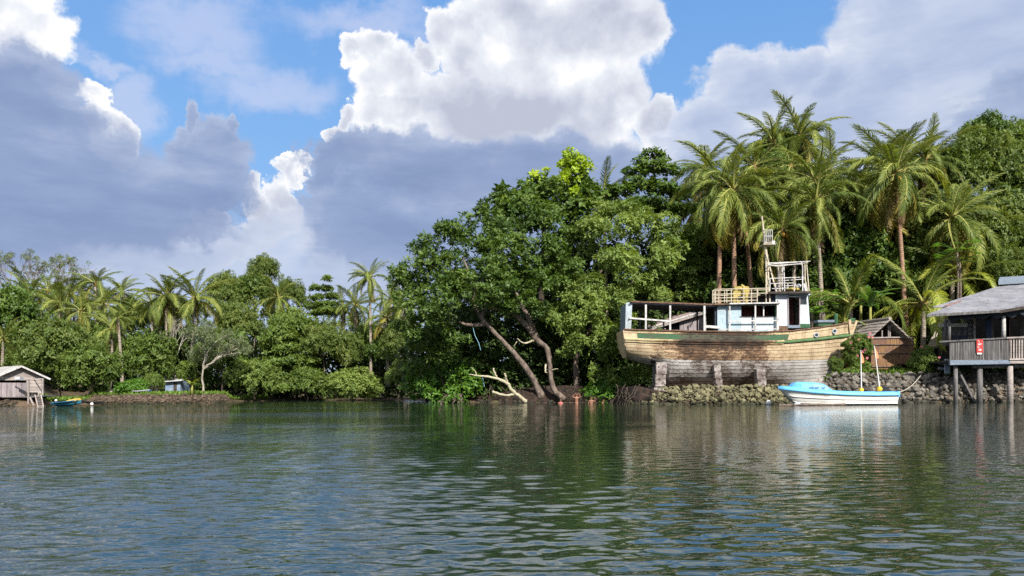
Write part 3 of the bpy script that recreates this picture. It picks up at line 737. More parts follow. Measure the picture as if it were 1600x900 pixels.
# ================================================================ stones
def stone_meshes(name, mat, k=6, seed=1, jag=0.28):
    out = []
    import bmesh
    for i in range(k):
        r_ = random.Random(seed*10+i); bm = bmesh.new(); bmesh.ops.create_icosphere(bm, subdivisions=1, radius=0.5)
        sx, sy, sz = r_.uniform(.9, 1.25), r_.uniform(.8, 1.1), r_.uniform(.65, .95)
        for v in bm.verts:
            k_ = 1 + r_.uniform(-jag, jag*0.6); v.co = Vector((v.co.x*sx*k_, v.co.y*sy*k_, v.co.z*sz*k_))
        me = bpy.data.meshes.new(name); bm.to_mesh(me); bm.free(); me.materials.append(MAT[mat]); out.append(me)
    return out
def join_stones(meshes, places, name, parent, mat):
    """many small stones as one mesh; places: (point, size)"""
    V, Fc = [], []; rn = random.Random(9); off = parent_loc(parent)
    data = [([v.co.copy() for v in m_.vertices], [tuple(p.vertices) for p in m_.polygons]) for m_ in meshes]
    for (p, s) in places:
        vs, fs = rn.choice(data); M_ = Matrix.Rotation(rn.uniform(0, 6.28), 3, 'Z') @ Matrix.Rotation(rn.uniform(-.6, .6), 3, 'X'); n = len(V)
        V += [tuple(M_ @ v * s + Vector(p) - off) for v in vs]; Fc += [tuple(n+q for q in f) for f in fs]
    me = bpy.data.meshes.new(name); me.from_pydata(V, [], Fc); me.materials.append(MAT[mat])
    return tag(put(name, me, parent), kind='stuff')
ST_G = stone_meshes('stone', 'stone_grey', 7, 1, 0.36); ST_C = stone_meshes('stone', 'coral_stone', 6, 2, 0.38); ST_B = stone_meshes('stone', 'stone_brown', 5, 3)
def bank_prof(t):      # height fraction -> horizontal offset behind the waterline
    return float(np.interp(t, [0, .25, .7, 1.0, 1.1], [0, .35, .9, 1.6, 1.9]))
def revetment(name, meshes, mat, px0, px1, size, maxn, label, cat, hs=1.0, fillsize=0.5, seed=4, matback=None, bulge=0.0, kindname='stone', topz=None):
    rn = random.Random(seed); X, Y, h = shore_pt((px0+px1)/2)
    root = empty(name, (X, Y, 0), label, cat)
    fill, big = [], []
    px = px0
    while px < px1:
        X, Y, h = shore_pt(px); h = h*hs if topz is None else topz(px)
        a = math.atan2(X, Y); nrow = max(2, int(h/(size*0.62)))
        for k in range(nrow+1):
            t = k/nrow; o = bank_prof(t) - 0.12 + rn.uniform(-.1, .1); rad = math.hypot(X, Y) + o
            pj = rn.uniform(-.4, .4)*size/rad
            big.append((Vector((math.sin(a+pj)*rad, math.cos(a+pj)*rad, t*h + rn.uniform(-.06, .08))), size*rn.choice((.5, .7, .85, 1, 1.15, 1.5))*rn.uniform(.9, 1.1)))
            for q in range(4):
                pj = rn.uniform(-.7, .7)*size/rad; t2 = t + rn.uniform(-.5, .5)/nrow; o = bank_prof(max(0, t2)) - 0.02 + rn.uniform(-.05, .05)
                fill.append((Vector((math.sin(a+pj)*(math.hypot(X, Y)+o), math.cos(a+pj)*(math.hypot(X, Y)+o), max(-.05, t2*h))), size*fillsize*rn.uniform(.6, 1.3)))
        px += size*0.8*F/Y
    if maxn:
        rn.shuffle(big)
        for (p, s_) in big[:maxn]:
            put(kindname, rn.choice(meshes), root, p - root.location, (rn.uniform(-.5, .5), rn.uniform(-.5, .5), rn.uniform(0, 6.28)), (s_, s_, s_))
        fill += big[maxn:]
    else: fill += big
    join_stones(meshes, fill, 'small_stones', root, mat)
    return root
revetment('stone_bank', ST_G, 'stone_grey', 1284, 1760, 0.36, 290, 'dry stone bank of grey rounded rocks below the stilt house and thatched hut', 'stone bank', seed=4)
revetment('stone_bank', ST_C, 'coral_stone', 985, 1262, 0.32, 290, 'low heap of mossy yellow coral rocks under the wrecked fishing boat', 'rock heap', seed=5,
          topz=lambda px: float(np.interp(px, [985, 1010, 1040, 1150, 1262], [0.18, 0.42, 0.95, 1.0, 0.95])))
revetment('stone_bank', ST_B, 'stone_brown', 147, 356, 0.20, 0, 'long low wall of small brown stones along the far left shore', 'stone wall', seed=6)
revetment('stone_bank', ST_B, 'stone_brown', -60, 24, 0.30, 0, 'short brown rock footing in the water under the left hut', 'rock footing', seed=7, hs=0.95)

# earth face with roots under the overhanging trees; their shade is in its colour
def earth_bank():
    V, Fc = [], []; rn = random.Random(12); pxs = list(range(690, 1052, 6)); m_ = 9
    for i, px in enumerate(pxs):
        X, Y, h = shore_pt(px); H = np.interp(px, [690, 760, 850, 1000, 1050], [0.25, 0.7, 1.35, 1.2, 0.8]); a = math.atan2(X, Y)
        for j in range(m_):
            t = j/(m_-1); o = 0.3 + 1.1*t**1.3 + 0.18*math.sin(i*0.9+j*1.7)*math.sin(i*.37) + rn.uniform(-.1, .1) - (0.35*math.sin(t*3.1) if px > 780 else 0)
            rad = math.hypot(X, Y)+o; V.append((math.sin(a)*rad, math.cos(a)*rad, -0.15 + t*H + rn.uniform(-.03, .03)))
    for i in range(len(pxs)-1):
        for j in range(m_-1): a = i*m_+j; Fc.append((a, a+m_, a+m_+1, a+1))
    n = len(V)
    mb = MB(); mb.v = V; mb.f = Fc
    for i, px in enumerate(pxs):  # top going back into the wood
        v = V[i*m_+m_-1]; mb.v.append((v[0]*1.15, v[1]*1.15, v[2]+0.1))
    for i in range(len(pxs)-1): mb.f.append((i*m_+m_-1, (i+1)*m_+m_-1, n+i+1, n+i))
    mb.build('earth_bank', 'shaded_red_soil', kind='structure', smooth=True)
    for k in range(46):
        px = rn.uniform(770, 1010)
    rt = MB()
    for k in range(70):
        px = rn.uniform(760, 1020); X, Y, h = shore_pt(px); z = rn.uniform(.5, 1.3)
        a = Vector((X+rn.uniform(-.3, .3), Y+1.0+rn.uniform(-.2, .3), z)); b = Vector((X+rn.uniform(-.9, .9), Y+0.25+rn.uniform(-.2, .2), -0.05))
        rt.tube(wob(a, b, 4, 0.12, rn), [.035, .03, .025, .02, .015], 5, caps=False)
    rt.build('exposed_roots', 'bark_dark', kind='stuff', smooth=True)
    st = []
    for k in range(120):
        px = rn.uniform(700, 1000); X, Y, h = shore_pt(px); st.append(((X, Y+rn.uniform(0.1, .9), rn.uniform(-.03, .12)), rn.uniform(.15, .4)))
    root = None
    me = join_stones(ST_G, st, 'shore_stones', None, 'stone_dark')
earth_bank()

# ================================================================ woodland
def ground_z(px, back=1.0):
    X, Y, h = shore_pt(px); return h
G = 610
far = [  # kind, px, base row, top row, width px, Y, label, bark
 ('dark0', 8, 612, 446, 95, 66, 'dark dense tree at the far left edge above the hut roof', 'bark_dark'),
 ('olive0', 92, 620, 500, 150, 61, 'big round olive-green mangrove overhanging the water beside the left hut', 'bark_dark'),
 ('olive1', 28, 612, 512, 90, 66, 'olive bush-shaped tree directly behind the left hut roof', 'bark'),
 ('mid0', 140, 620, 540, 85, 60, 'mangrove hanging over the moored blue canoe', 'bark_dark'),
 ('mid1', 232, 617, 520, 90, 68, 'fresh green broad tree above the bench and the grey dinghy on the shore', 'bark'),
 ('olive2', 205, 600, 466, 70, 84, 'hazy olive tree between the two left clusters of palms', 'bark'),
 ('mid2', 240, 618, 583, 34, 63, 'small leafy bush hiding the grey dinghy and the white shed roof', 'bark'),
 ('olive0', 355, 600, 426, 82, 80, 'pale round-topped tree on the skyline left of the tallest far tree', 'bark'),
 ('olive1', 412, 600, 398, 54, 82, 'tallest feathery tree on the far skyline, left of centre', 'bark'),
 ('mid1', 396, 605, 428, 64, 81, 'olive tree standing against the foot of the tallest far tree', 'bark'),
 ('olive2', 452, 600, 436, 60, 82, 'grey-green dome tree right of the tallest far skyline tree', 'bark'),
 ('tier0', 506, 600, 433, 68, 80, 'dark layered tree with flat spreading tiers on the far skyline', 'bark_dark'),
 ('grey0', 318, 612, 530, 60, 67, 'pale grey-green leafy tree behind the nearly bare white-trunked one', 'bark_pale'),
 ('mid0', 300, 617, 560, 48, 70, 'low dark tree beneath the pale white-trunked tree', 'bark'),
 ('olive0', 372, 600, 472, 80, 74, 'rounded mid-height tree below the pale skyline dome', 'bark'),
 ('mid2', 455, 612, 486, 95, 73, 'large leafy tree in the middle of the far bank', 'bark'),
 ('tier1', 455, 618, 520, 92, 71, 'tree with bright horizontal tiers of leaves in the middle of the far bank', 'bark'),
 ('mid1', 348, 618, 516, 82, 70, 'bushy tree right of the pale white-trunked tree', 'bark'),
 ('pale0', 398, 622, 560, 84, 69, 'pale round mangrove touching the water at the end of the stone wall', 'bark'),
 ('olive1', 505, 615, 500, 88, 72, 'shaggy green tree under the layered skyline tree', 'bark'),
 ('mid0', 480, 623, 575, 66, 69.5, 'low mangrove with dark gaps beside the water left of the pale dome mangrove', 'bark'),
 ('pale1', 552, 623, 578, 88, 69, 'pale dome mangrove dipping to the water at right of the far bank', 'bark'),
 ('olive2', 545, 612, 520, 66, 74, 'grey-olive tree behind the pale dome mangrove', 'bark'),
 ('mid1', 578, 605, 508, 60, 76, 'tree at the foot of the lone tall palm', 'bark'),
 ('dark1', 592, 618, 528, 52, 72, 'dark tree filling the gap where the creek bends behind the point', 'bark_dark'),
 ('olive0', 630, 612, 500, 78, 68, 'light olive tree between the creek mouth and the leaning trees', 'bark'),
 ('pale2', 628, 621, 560, 52, 64, 'yellow-green mangrove at the creek mouth', 'bark'),
 ('mid2', 160, 600, 505, 70, 74, 'green tree behind the stone wall between the palms', 'bark'),
 ('dark2', 270, 604, 505, 70, 76, 'dark tree behind the pair of tall-trunked far palms', 'bark_dark'),
 ('mid0', -70, 620, 470, 150, 64, 'tree beyond the hut outside the left edge of the view', 'bark'),
]
for (k, px, b, t, w, Y, lab, bk) in far:
    tree('broadleaf_tree', k, px, b, t, w, Y, lab, bark=bk, group='trees on the far left bank', hfrac=None)
far_palms = [ # px,py heart; foot; Y; label; n; s
 (47, 470, 52, 600, 76, 'far palm with sunlit drooping fronds, first from the left edge of the palm row', 20, .95),
 (75, 463, 80, 600, 82, 'far palm just right of the leftmost sunlit one, standing slightly higher', 18, .9),
 (109, 468, 112, 600, 84, 'far palm in the middle of the left cluster, partly hidden by its neighbours', 18, .85),
 (149, 452, 150, 600, 84, 'tallest palm of the left cluster, spiky against the cloud', 18, .9),
 (127, 495, 124, 605, 73, 'yellowish short palm in front of the left cluster', 20, .9),
 (162, 484, 164, 605, 77, 'palm below and right of the tallest of the left cluster', 20, .9),
 (190, 466, 196, 600, 84, 'palm closing the left cluster on its right side', 18, .9),
 (174, 522, 178, 610, 68, 'low palm over a brown stem behind the bench', 18, .8),
 (5, 538, 5, 610, 60, 'palm cut by the left edge just above the hut', 14, .7),
 (259, 472, 262, 606, 72, 'tall palm with dark hanging fronds, left of the pair with bare trunks', 24, 1.0),
 (270, 486, 268, 606, 73, 'palm half hidden behind the left one of the pair with bare trunks', 20, .9),
 (304, 476, 297, 605, 72, 'tall palm with long arching fronds, right of the pair with bare trunks', 24, 1.0),
 (236, 482, 240, 600, 82, 'palm behind and left of the pair with bare trunks', 16, .85),
 (184, 505, 193, 605, 66, 'thin pale trunk palm with withered brown fronds by the bench', 9, .45),
 (434, 474, 436, 600, 78, 'palm between the olive dome trees with two lit fronds', 18, .9),
 (578, 443, 580, 605, 72, 'lone tall slender palm standing clear above the far treeline', 20, .72),
 (555, 486, 556, 600, 78, 'palm just left of the lone tall palm, half its height', 18, .8),
 (611, 478, 612, 600, 76, 'palm right of the lone tall palm with upright fronds', 18, .9),
 (604, 505, 606, 605, 72, 'lower palm right of the lone tall palm near the creek bend', 18, .85),
 (536, 492, 538, 600, 80, 'small palm at the right foot of the layered skyline tree', 16, .7),
 (626, 488, 630, 600, 70, 'palm squeezed against the dark leaning trees at the point', 16, .8),
 (92, 485, 95, 600, 74, 'palm in front of the left cluster with crowded fronds', 18, .85),
]
for (a, b, c, d, Y, lab, n, s_) in far_palms:
    palm(a, b, c, d, Y, lab, n=n+4, s=s_*.78, dead=1, group='coconut palms on the far left bank', old=0.08, low=-0.65, r=0.15)

def twiggy_tree(px, pb, pt, wpx, Y, lab, seed, bark='bark_pale', depth=5, leaves=None, dens=.5, r0=.14):
    rn = random.Random(seed); b = P(px, pb, Y); H = P(px, pt, Y).z - b.z; Wd = wpx/F*Y
    root = empty('bare_branched_tree', b, lab, 'tree'); mb = MB(); tips = []
    def grow(p, d, l, r, k):
        q = wob(p, p + d*l, 3, l*.10, rn); mb.tube(q, [r, r*.88, r*.78, r*.68], 6 if k < 2 else 4, caps=False); e = q[-1]
        if k >= depth: tips.append(e); return
        if k >= 2: tips.append(e)
        for c in range(3 if k > 0 else 4):
            a = rn.uniform(0, 6.28); sp = rn.uniform(.35, .95)
            nd = (d + Vector((math.cos(a)*sp*Wd/H*1.6, math.sin(a)*sp, rn.uniform(-.25, .35)))).normalized(); grow(e, nd, l*rn.uniform(.58, .78), r*.62, k+1)
    grow(b, Vector((rn.uniform(-.08, .08), 0, 1)).normalized(), H*.40, r0, 0)
    mb.build('trunk', bark, root, smooth=True)
    if leaves:
        lb = [(t.x-b.x, t.y-b.y, t.z-b.z, .34, .34, .26) for t in tips if rn.random() < dens]
        put('crown', crown_mesh('crown', lb, leaves, L=.13, ratio=.5, spacing=.24, nper=5, seed=seed), root)
twiggy_tree(60, 600, 405, 48, 90, 'tall thin-leaved tree with bare grey twigs rising above the far left palms', 61, 'bark', 5, 'leaf_grey', .25, .2)
twiggy_tree(112, 600, 428, 40, 86, 'small wispy half-bare tree just right of the tall twiggy one at far left', 62, 'bark', 4, 'leaf_olive', .35, .16)
twiggy_tree(318, 614, 522, 62, 64.5, 'nearly bare tree with white trunk and pale twigs above the end of the stone wall', 63, 'bark_pale', 5, 'leaf_grey', .2, .10)
twiggy_tree(274, 606, 506, 30, 70, 'thin bare pale tree between the two bare palm trunks', 64, 'bark_pale', 4, None, 0, .09)
# dense shaded woodland mass behind everything on both banks
def woodland_mass(name, spans, mat, seed, L=0.42):
    rn = random.Random(seed); lobes = []
    for (px0, px1, topf, Y0, Y1, step) in spans:
        px = px0
        while px < px1:
            top = topf(px)
            y = 612
            while y > top:
                Y = rn.uniform(Y0, Y1); p = P(px + rn.uniform(-12, 12), y + rn.uniform(-8, 8), Y); r = rn.uniform(1.1, 1.9)
                lobes.append((p.x, p.y, max(p.z, 0.9), r, r, r*.85)); y -= 24
            px += step
    me = crown_mesh(name, lobes, mat, L, 0.5, 0.62, 6, seed)
    tag(put(name, me), kind='stuff')
woodland_mass('woodland', [(-260, 640, lambda p: np.interp(p, [-260, 0, 100, 220, 330, 420, 560, 640], [500, 505, 500, 500, 480, 470, 505, 520]), 86, 92, 30)], 'leaf_olive', 301)
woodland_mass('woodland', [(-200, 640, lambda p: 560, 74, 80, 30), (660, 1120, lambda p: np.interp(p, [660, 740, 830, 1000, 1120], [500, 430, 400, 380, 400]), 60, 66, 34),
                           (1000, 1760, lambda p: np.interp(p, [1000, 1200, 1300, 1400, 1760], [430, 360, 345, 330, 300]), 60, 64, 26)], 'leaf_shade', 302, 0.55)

# ---- the point: leaning trees and big crowns
def split_lobes(lobes, seed, k=6, f=.46, spread=.78):
    r_ = random.Random(seed); out = []
    for (x, y, z, a, b, c) in lobes:
        for i in range(k):
            t = r_.uniform(0, 6.28); u = r_.uniform(-.75, 1); w = math.sqrt(1-u*u)*spread; g_ = f*r_.uniform(.75, 1.25)
            out.append((x+a*math.cos(t)*w, y+b*math.sin(t)*w-.1*b, z+c*u*spread, a*g_, b*g_, c*g_*.85))
    return out
def hero_crown(root, lobes, mat, name='crown', **kw):
    out = []
    for (px, py, r, Y) in lobes:
        p = P(px, py, Y) - root.location; rm = r/F*Y; out.append((p.x, p.y, p.z, rm, rm*0.9, rm*0.88))
    if len(lobes) > 9 and name == 'crown': out = split_lobes(out, kw.get('seed', 1))
    me = crown_mesh(name, out, mat, **kw); return put(name, me, root)
def limb(root, pts, radii, bark='bark', name='trunk', k=10):
    q = [P(*p) for p in pts]; out = []; rr = []
    rn = random.Random(int(pts[0][0]))
    for i in range(len(q)-1):
        a, b, c, d = q[max(i-1, 0)], q[i], q[i+1], q[min(i+2, len(q)-1)]
        for s_ in range(4):
            t = s_/4; out.append(0.5*((2*b)+(c-a)*t+(2*a-5*b+4*c-d)*t*t+(-a+3*b-3*c+d)*t**3) + Vector((rn.uniform(-.03, .03), 0, rn.uniform(-.03, .03)))); rr.append((radii[i]*(1-t)+radii[i+1]*t)*rn.uniform(.9, 1.12))
    out.append(q[-1]); rr.append(radii[-1])
    return MB().tube(out, rr, k).build(name, bark, root, smooth=True)
# tree A (leftmost, dark glossy rosettes)
ta = empty('leaning_tree', P(846, 618, 54.2), 'dark glossy tree whose bare trunk is the left of the two leaning ones', 'tree')
limb(ta, [(846, 622, 54.2), (833, 592, 54), (800, 548, 53.4), (765, 512, 52.8), (742, 480, 52.5), (738, 440, 52.5), (722, 400, 52.5)], [.34, .22, .18, .165, .12, .085, .05])
limb(ta, [(757, 506, 52.8), (738, 508, 52.4), (718, 504, 52)], [.17, .12, .07], name='branch')
limb(ta, [(752, 500, 52.7), (756, 478, 52.6), (746, 455, 52.6), (742, 440, 52.5)], [.13, .11, .09, .06], name='branch')
limb(ta, [(730, 430, 52.5), (690, 420, 53), (660, 410, 53)], [.1, .08, .05], name='branch')
LA = [(640, 425, 26, 54), (628, 450, 18, 54), (665, 395, 30, 54), (700, 375, 28, 53.5), (735, 375, 26, 53.5), (668, 440, 38, 53), (715, 425, 42, 52.5), (760, 405, 36, 53), (655, 480, 36, 53.5), (700, 475, 36, 52),
      (740, 455, 30, 51.5), (672, 515, 32, 53.5), (640, 505, 24, 54.5), (705, 372, 18, 52.8), (770, 440, 34, 52.5), (790, 400, 34, 53.5), (690, 545, 28, 55), (690, 505, 22, 51.8), (665, 545, 24, 55), (650, 575, 20, 56), (720, 530, 16, 52.5), (700, 560, 20, 54.5), (730, 350, 16, 53.5), (765, 370, 22, 54)]
hero_crown(ta, LA, 'leaf_dark', L=0.28, ratio=0.44, spacing=0.38, nper=9, seed=401, open_=0.75)
# tree B
tb = empty('leaning_tree', P(874, 622, 53.6), 'tree whose crooked mossy trunk is the right of the two leaning ones', 'tree')
limb(tb, [(880, 624, 53.4), (864, 606, 53.3), (860, 575, 53.4), (855, 545, 53.5), (838, 530, 53.4), (822, 508, 53.2), (800, 488, 53.1), (775, 470, 53), (755, 445, 53)], [.26, .18, .16, .18, .19, .19, .15, .11, .06])
limb(tb, [(845, 540, 53.6), (836, 520, 53.6), (825, 495, 53.4), (812, 470, 53.3), (800, 440, 53.4)], [.2, .2, .17, .12, .08], name='branch')
limb(tb, [(834, 532, 53.4), (818, 536, 53), (808, 529, 52.8)], [.08, .05, .025], 'deadwood', 'dead_branch', 6)
limb(tb, [(808, 534, 53), (803, 541, 52.8)], [.035, .015], 'deadwood', 'dead_branch', 5)
limb(tb, [(853, 570, 53.3), (852, 580, 52.9), (855, 583, 52.8)], [.07, .06, .02], 'deadwood', 'dead_branch', 6)
limb(tb, [(862, 578, 53.3), (872, 576, 53)], [.06, .02], 'deadwood', 'dead_branch', 5)
limb(tb, [(800, 488, 53.1), (775, 482, 52.8), (758, 484, 52.5)], [.12, .08, .04], name='branch')
LB = [(800, 365, 38, 55), (772, 462, 18, 51), (826, 470, 16, 51.5), (850, 490, 18, 52.4), (795, 455, 18, 51.2), (845, 395, 36, 54), (815, 430, 34, 53.5), (850, 445, 30, 53), (780, 470, 26, 52.5), (805, 480, 22, 52.5), (830, 340, 36, 56), (880, 420, 30, 54), (870, 360, 34, 56), (765, 340, 24, 56), (790, 325, 26, 57)]
hero_crown(tb, LB, 'leaf_dark', L=0.27, ratio=0.48, spacing=0.37, nper=9, seed=402, open_=0.8)
# tree C: broad pale tree
tc_ = empty('broad_tree', P(902, 612, 55.5), 'broad pale-green small-leaved tree between the leaning trunks and the wrecked boat', 'tree')
limb(tc_, [(903, 616, 55.5), (900, 580, 55.5), (902, 540, 55.5), (915, 480, 56), (940, 420, 56.5)], [.28, .2, .18, .14, .1])
limb(tc_, [(902, 545, 55.5), (940, 490, 55), (990, 440, 55.5)], [.14, .1, .06], name='branch')
LC = [(930, 380, 38, 55), (975, 355, 36, 56), (1020, 350, 34, 57), (1055, 375, 32, 57), (900, 440, 40, 54), (955, 430, 42, 54), (1005, 410, 42, 55), (1055, 415, 40, 59.5), (1090, 420, 24, 59.5), (885, 500, 36, 53.5), (925, 490, 38, 53),
      (965, 480, 34, 54), (1010, 460, 32, 55), (1060, 452, 34, 60), (1092, 450, 24, 60), (905, 525, 30, 52.8), (945, 525, 28, 53), (955, 555, 22, 52.8), (940, 580, 18, 52.6), (958, 600, 13, 52.5), (890, 548, 16, 52.8), (975, 510, 24, 54), (1035, 385, 30, 56), (870, 470, 24, 53.5), (930, 330, 28, 57)]
hero_crown(tc_, LC, 'leaf_pale', L=0.24, ratio=0.5, spacing=0.34, nper=8, seed=403, under=0.6)
# tree D: dark broad-leaved top tree
td = empty('almond_tree', P(840, 612, 59), 'dark large-leaved tree topping the wood above the two leaning trunks', 'tree')
limb(td, [(850, 612, 59), (845, 500, 59), (850, 400, 59), (850, 310, 59)], [.3, .25, .2, .1], 'bark_dark')
LD = [(800, 312, 22, 58), (835, 302, 24, 58.5), (870, 296, 24, 59), (905, 300, 24, 59), (786, 302, 12, 58), (825, 318, 30, 57.5), (865, 312, 32, 57.5), (905, 320, 30, 57.5), (800, 335, 24, 57.5), (940, 310, 26, 59), (850, 345, 28, 57.2), (895, 350, 26, 57)]
hero_crown(td, LD, 'leaf_dark', L=0.42, ratio=0.55, spacing=0.42, nper=8, seed=404, flat=0.3)
te_ = empty('yellow_green_vine', P(890, 300, 58.5), 'vivid yellow-green vine sprouting above the dark large-leaved tree', 'vine')
limb(te_, [(890, 300, 58.5), (893, 270, 58.5), (895, 250, 58.5)], [.06, .05, .03], name='stem')
hero_crown(te_, [(893, 246, 14, 58.5), (905, 255, 13, 58.5), (884, 258, 10, 58.3), (897, 268, 15, 58.3), (915, 262, 9, 58.4), (835, 272, 6, 58), (845, 276, 5, 58), (853, 268, 5, 58), (900, 300, 8, 56.8), (789, 320, 9, 57), (786, 332, 7, 57), (880, 278, 8, 57.8), (831, 276, 5, 57.8)], 'leaf_bright', name='foliage', L=0.28, ratio=0.6, spacing=0.28, nper=7, seed=405)
# tree E: layered
te2 = empty('layered_tree', P(1022, 600, 60), 'layered tree with flat shelves of leaves left of the first wreck palms', 'tree')
limb(te2, [(1022, 600, 60), (1020, 450, 60), (1025, 320, 60), (1020, 240, 60)], [.28, .22, .14, .05], 'bark_dark')
LE = [(1016, 242, 14, 60), (1035, 247, 12, 60), (1000, 250, 10, 60), (1020, 262, 26, 60), (990, 270, 18, 60), (1048, 268, 16, 60), (1000, 290, 28, 60), (1035, 295, 26, 60), (970, 300, 22, 59), (1010, 320, 30, 59), (1060, 305, 22, 61), (980, 325, 26, 58), (1050, 330, 28, 60), (1075, 325, 18, 61)]
out = []
for (px, py, r, Y) in LE:
    p = P(px, py, Y) - te2.location; rm = r/F*Y; out.append((p.x, p.y, p.z, rm, rm, rm*0.42))
out = [(a, b, c, d, e, f*.75) for (a, b, c, d, e, f) in out]
put('crown', crown_mesh('crown', out, 'leaf_dark', L=0.36, ratio=0.55, spacing=0.36, nper=8, seed=406, flat=0.5), te2)
# bright shrub at the water, left of the trunks
tf = empty('shore_shrub', P(690, 622, 55.8), 'bright green spreading shrub at the waterline left of the fallen branch', 'shrub')
limb(tf, [(700, 622, 56), (690, 590, 56), (680, 570, 56)], [.1, .08, .04], 'bark_dark', 'stem')
hero_crown(tf, [(672, 600, 26, 57), (700, 582, 24, 56.5), (725, 590, 22, 56), (655, 580, 22, 58), (690, 558, 18, 57.5), (720, 612, 14, 55.5), (680, 618, 14, 56), (645, 605, 18, 59), (740, 600, 14, 56), (705, 612, 14, 55.6), (735, 575, 16, 57)], 'leaf_young', name='foliage', L=0.26, ratio=0.5, spacing=0.3, nper=7, seed=407)
tg = empty('shore_shrub', P(1010, 600, 54), 'small pale shrub beneath the stern of the wrecked boat', 'shrub')
limb(tg, [(1008, 606, 54), (1005, 590, 54)], [.05, .03], 'bark_dark', 'stem')
hero_crown(tg, [(985, 583, 14, 54), (1000, 590, 13, 53.5), (1012, 580, 15, 54.5), (990, 597, 9, 53.5)], 'leaf_pale', name='foliage', L=0.2, ratio=0.5, spacing=0.25, nper=7, seed=408)
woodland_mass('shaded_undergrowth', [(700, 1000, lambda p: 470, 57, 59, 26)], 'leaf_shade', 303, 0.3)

# fallen pale branch, debris, log, rope
tb2 = empty('fallen_branch', P(825, 627, 52.2), 'bleached forked dead branch lying in the water in front of the leaning trunks', 'branch')
limb(tb2, [(822, 628, 52.2), (812, 620, 52), (800, 610, 51.8), (792, 598, 51.7), (778, 592, 51.6), (762, 588, 51.5), (745, 587, 51.4), (733, 585, 51.3)], [.16, .14, .12, .11, .09, .075, .055, .03], 'deadwood', 'stem')
limb(tb2, [(745, 587, 51.4), (742, 580, 51.4), (736, 574, 51.4)], [.04, .03, .012], 'deadwood', 'twig', 6)
limb(tb2, [(762, 588, 51.5), (752, 588.5, 51.3)], [.03, .01], 'deadwood', 'twig', 5)
limb(tb2, [(777, 592, 51.6), (773, 583, 51.5), (771, 575, 51.5)], [.07, .06, .05], 'deadwood', 'twig', 7)
limb(tb2, [(795, 602, 51.7), (791, 592, 51.6), (789, 583, 51.5)], [.07, .06, .07], 'deadwood', 'twig', 7)
limb(tb2, [(803, 617, 51.8), (785, 617, 51.4), (769, 612, 51.2)], [.09, .08, .09], 'deadwood', 'twig', 7)
tl = empty('driftwood_stump', P(1000, 624, 53), 'mossy broken stump on the bank behind the swimmers', 'stump')
limb(tl, [(985, 626, 53), (1003, 618, 52.8), (1012, 612, 52.7), (1017, 603, 52.7)], [.26, .24, .2, .1], 'deadwood', 'stem')
limb(tl, [(1003, 618, 52.8), (1001, 607, 52.8), (999, 602, 52.9)], [.16, .1, .04], 'deadwood', 'broken_branch')
rp = MB().tube([P(739, 512, 52.3), P(742, 524, 52.3), P(748, 536, 52.3), P(751, 547, 52.3)], 0.018, 4).build('hanging_rope', 'blue_rope', label='pale blue rope hanging from the left leaning trunk over the water', cat='rope', loc=P(739, 512, 52.3))
rp = MB().tube([P(754, 590, 51.9), P(756, 600, 51.9), P(757, 604, 51.9)], 0.015, 4).build('hanging_rope', 'blue_rope', label='short pale blue rope end dangling by the fallen dead branch', cat='rope', loc=P(754, 590, 51.9))
db = empty('cut_branch_pile', P(708, 629, 52.5), 'heap of cut branches and yellowing leaves floating beside the bright shrub', 'branch pile')
rn = random.Random(77); mb = MB()
for k in range(26):
    a = P(rn.uniform(684, 730), rn.uniform(627, 631), 52.5+rn.uniform(-.4, .4)); b = P(708+rn.uniform(-16, 16), rn.uniform(614, 624), 52.5)
    mb.tube([a, a.lerp(b, .5)+Vector((0, 0, .1)), b], [.03, .025, .01], 4)
mb.build('twigs', 'bark', db)
hero_crown(db, [(692, 628, 6, 52.3), (704, 622, 7, 52.4), (712, 625, 8, 52.2), (722, 627, 6, 52.5), (700, 629, 6, 52)], 'leaf_young', name='leaves', L=0.24, ratio=0.5, spacing=0.34, nper=5, seed=409)

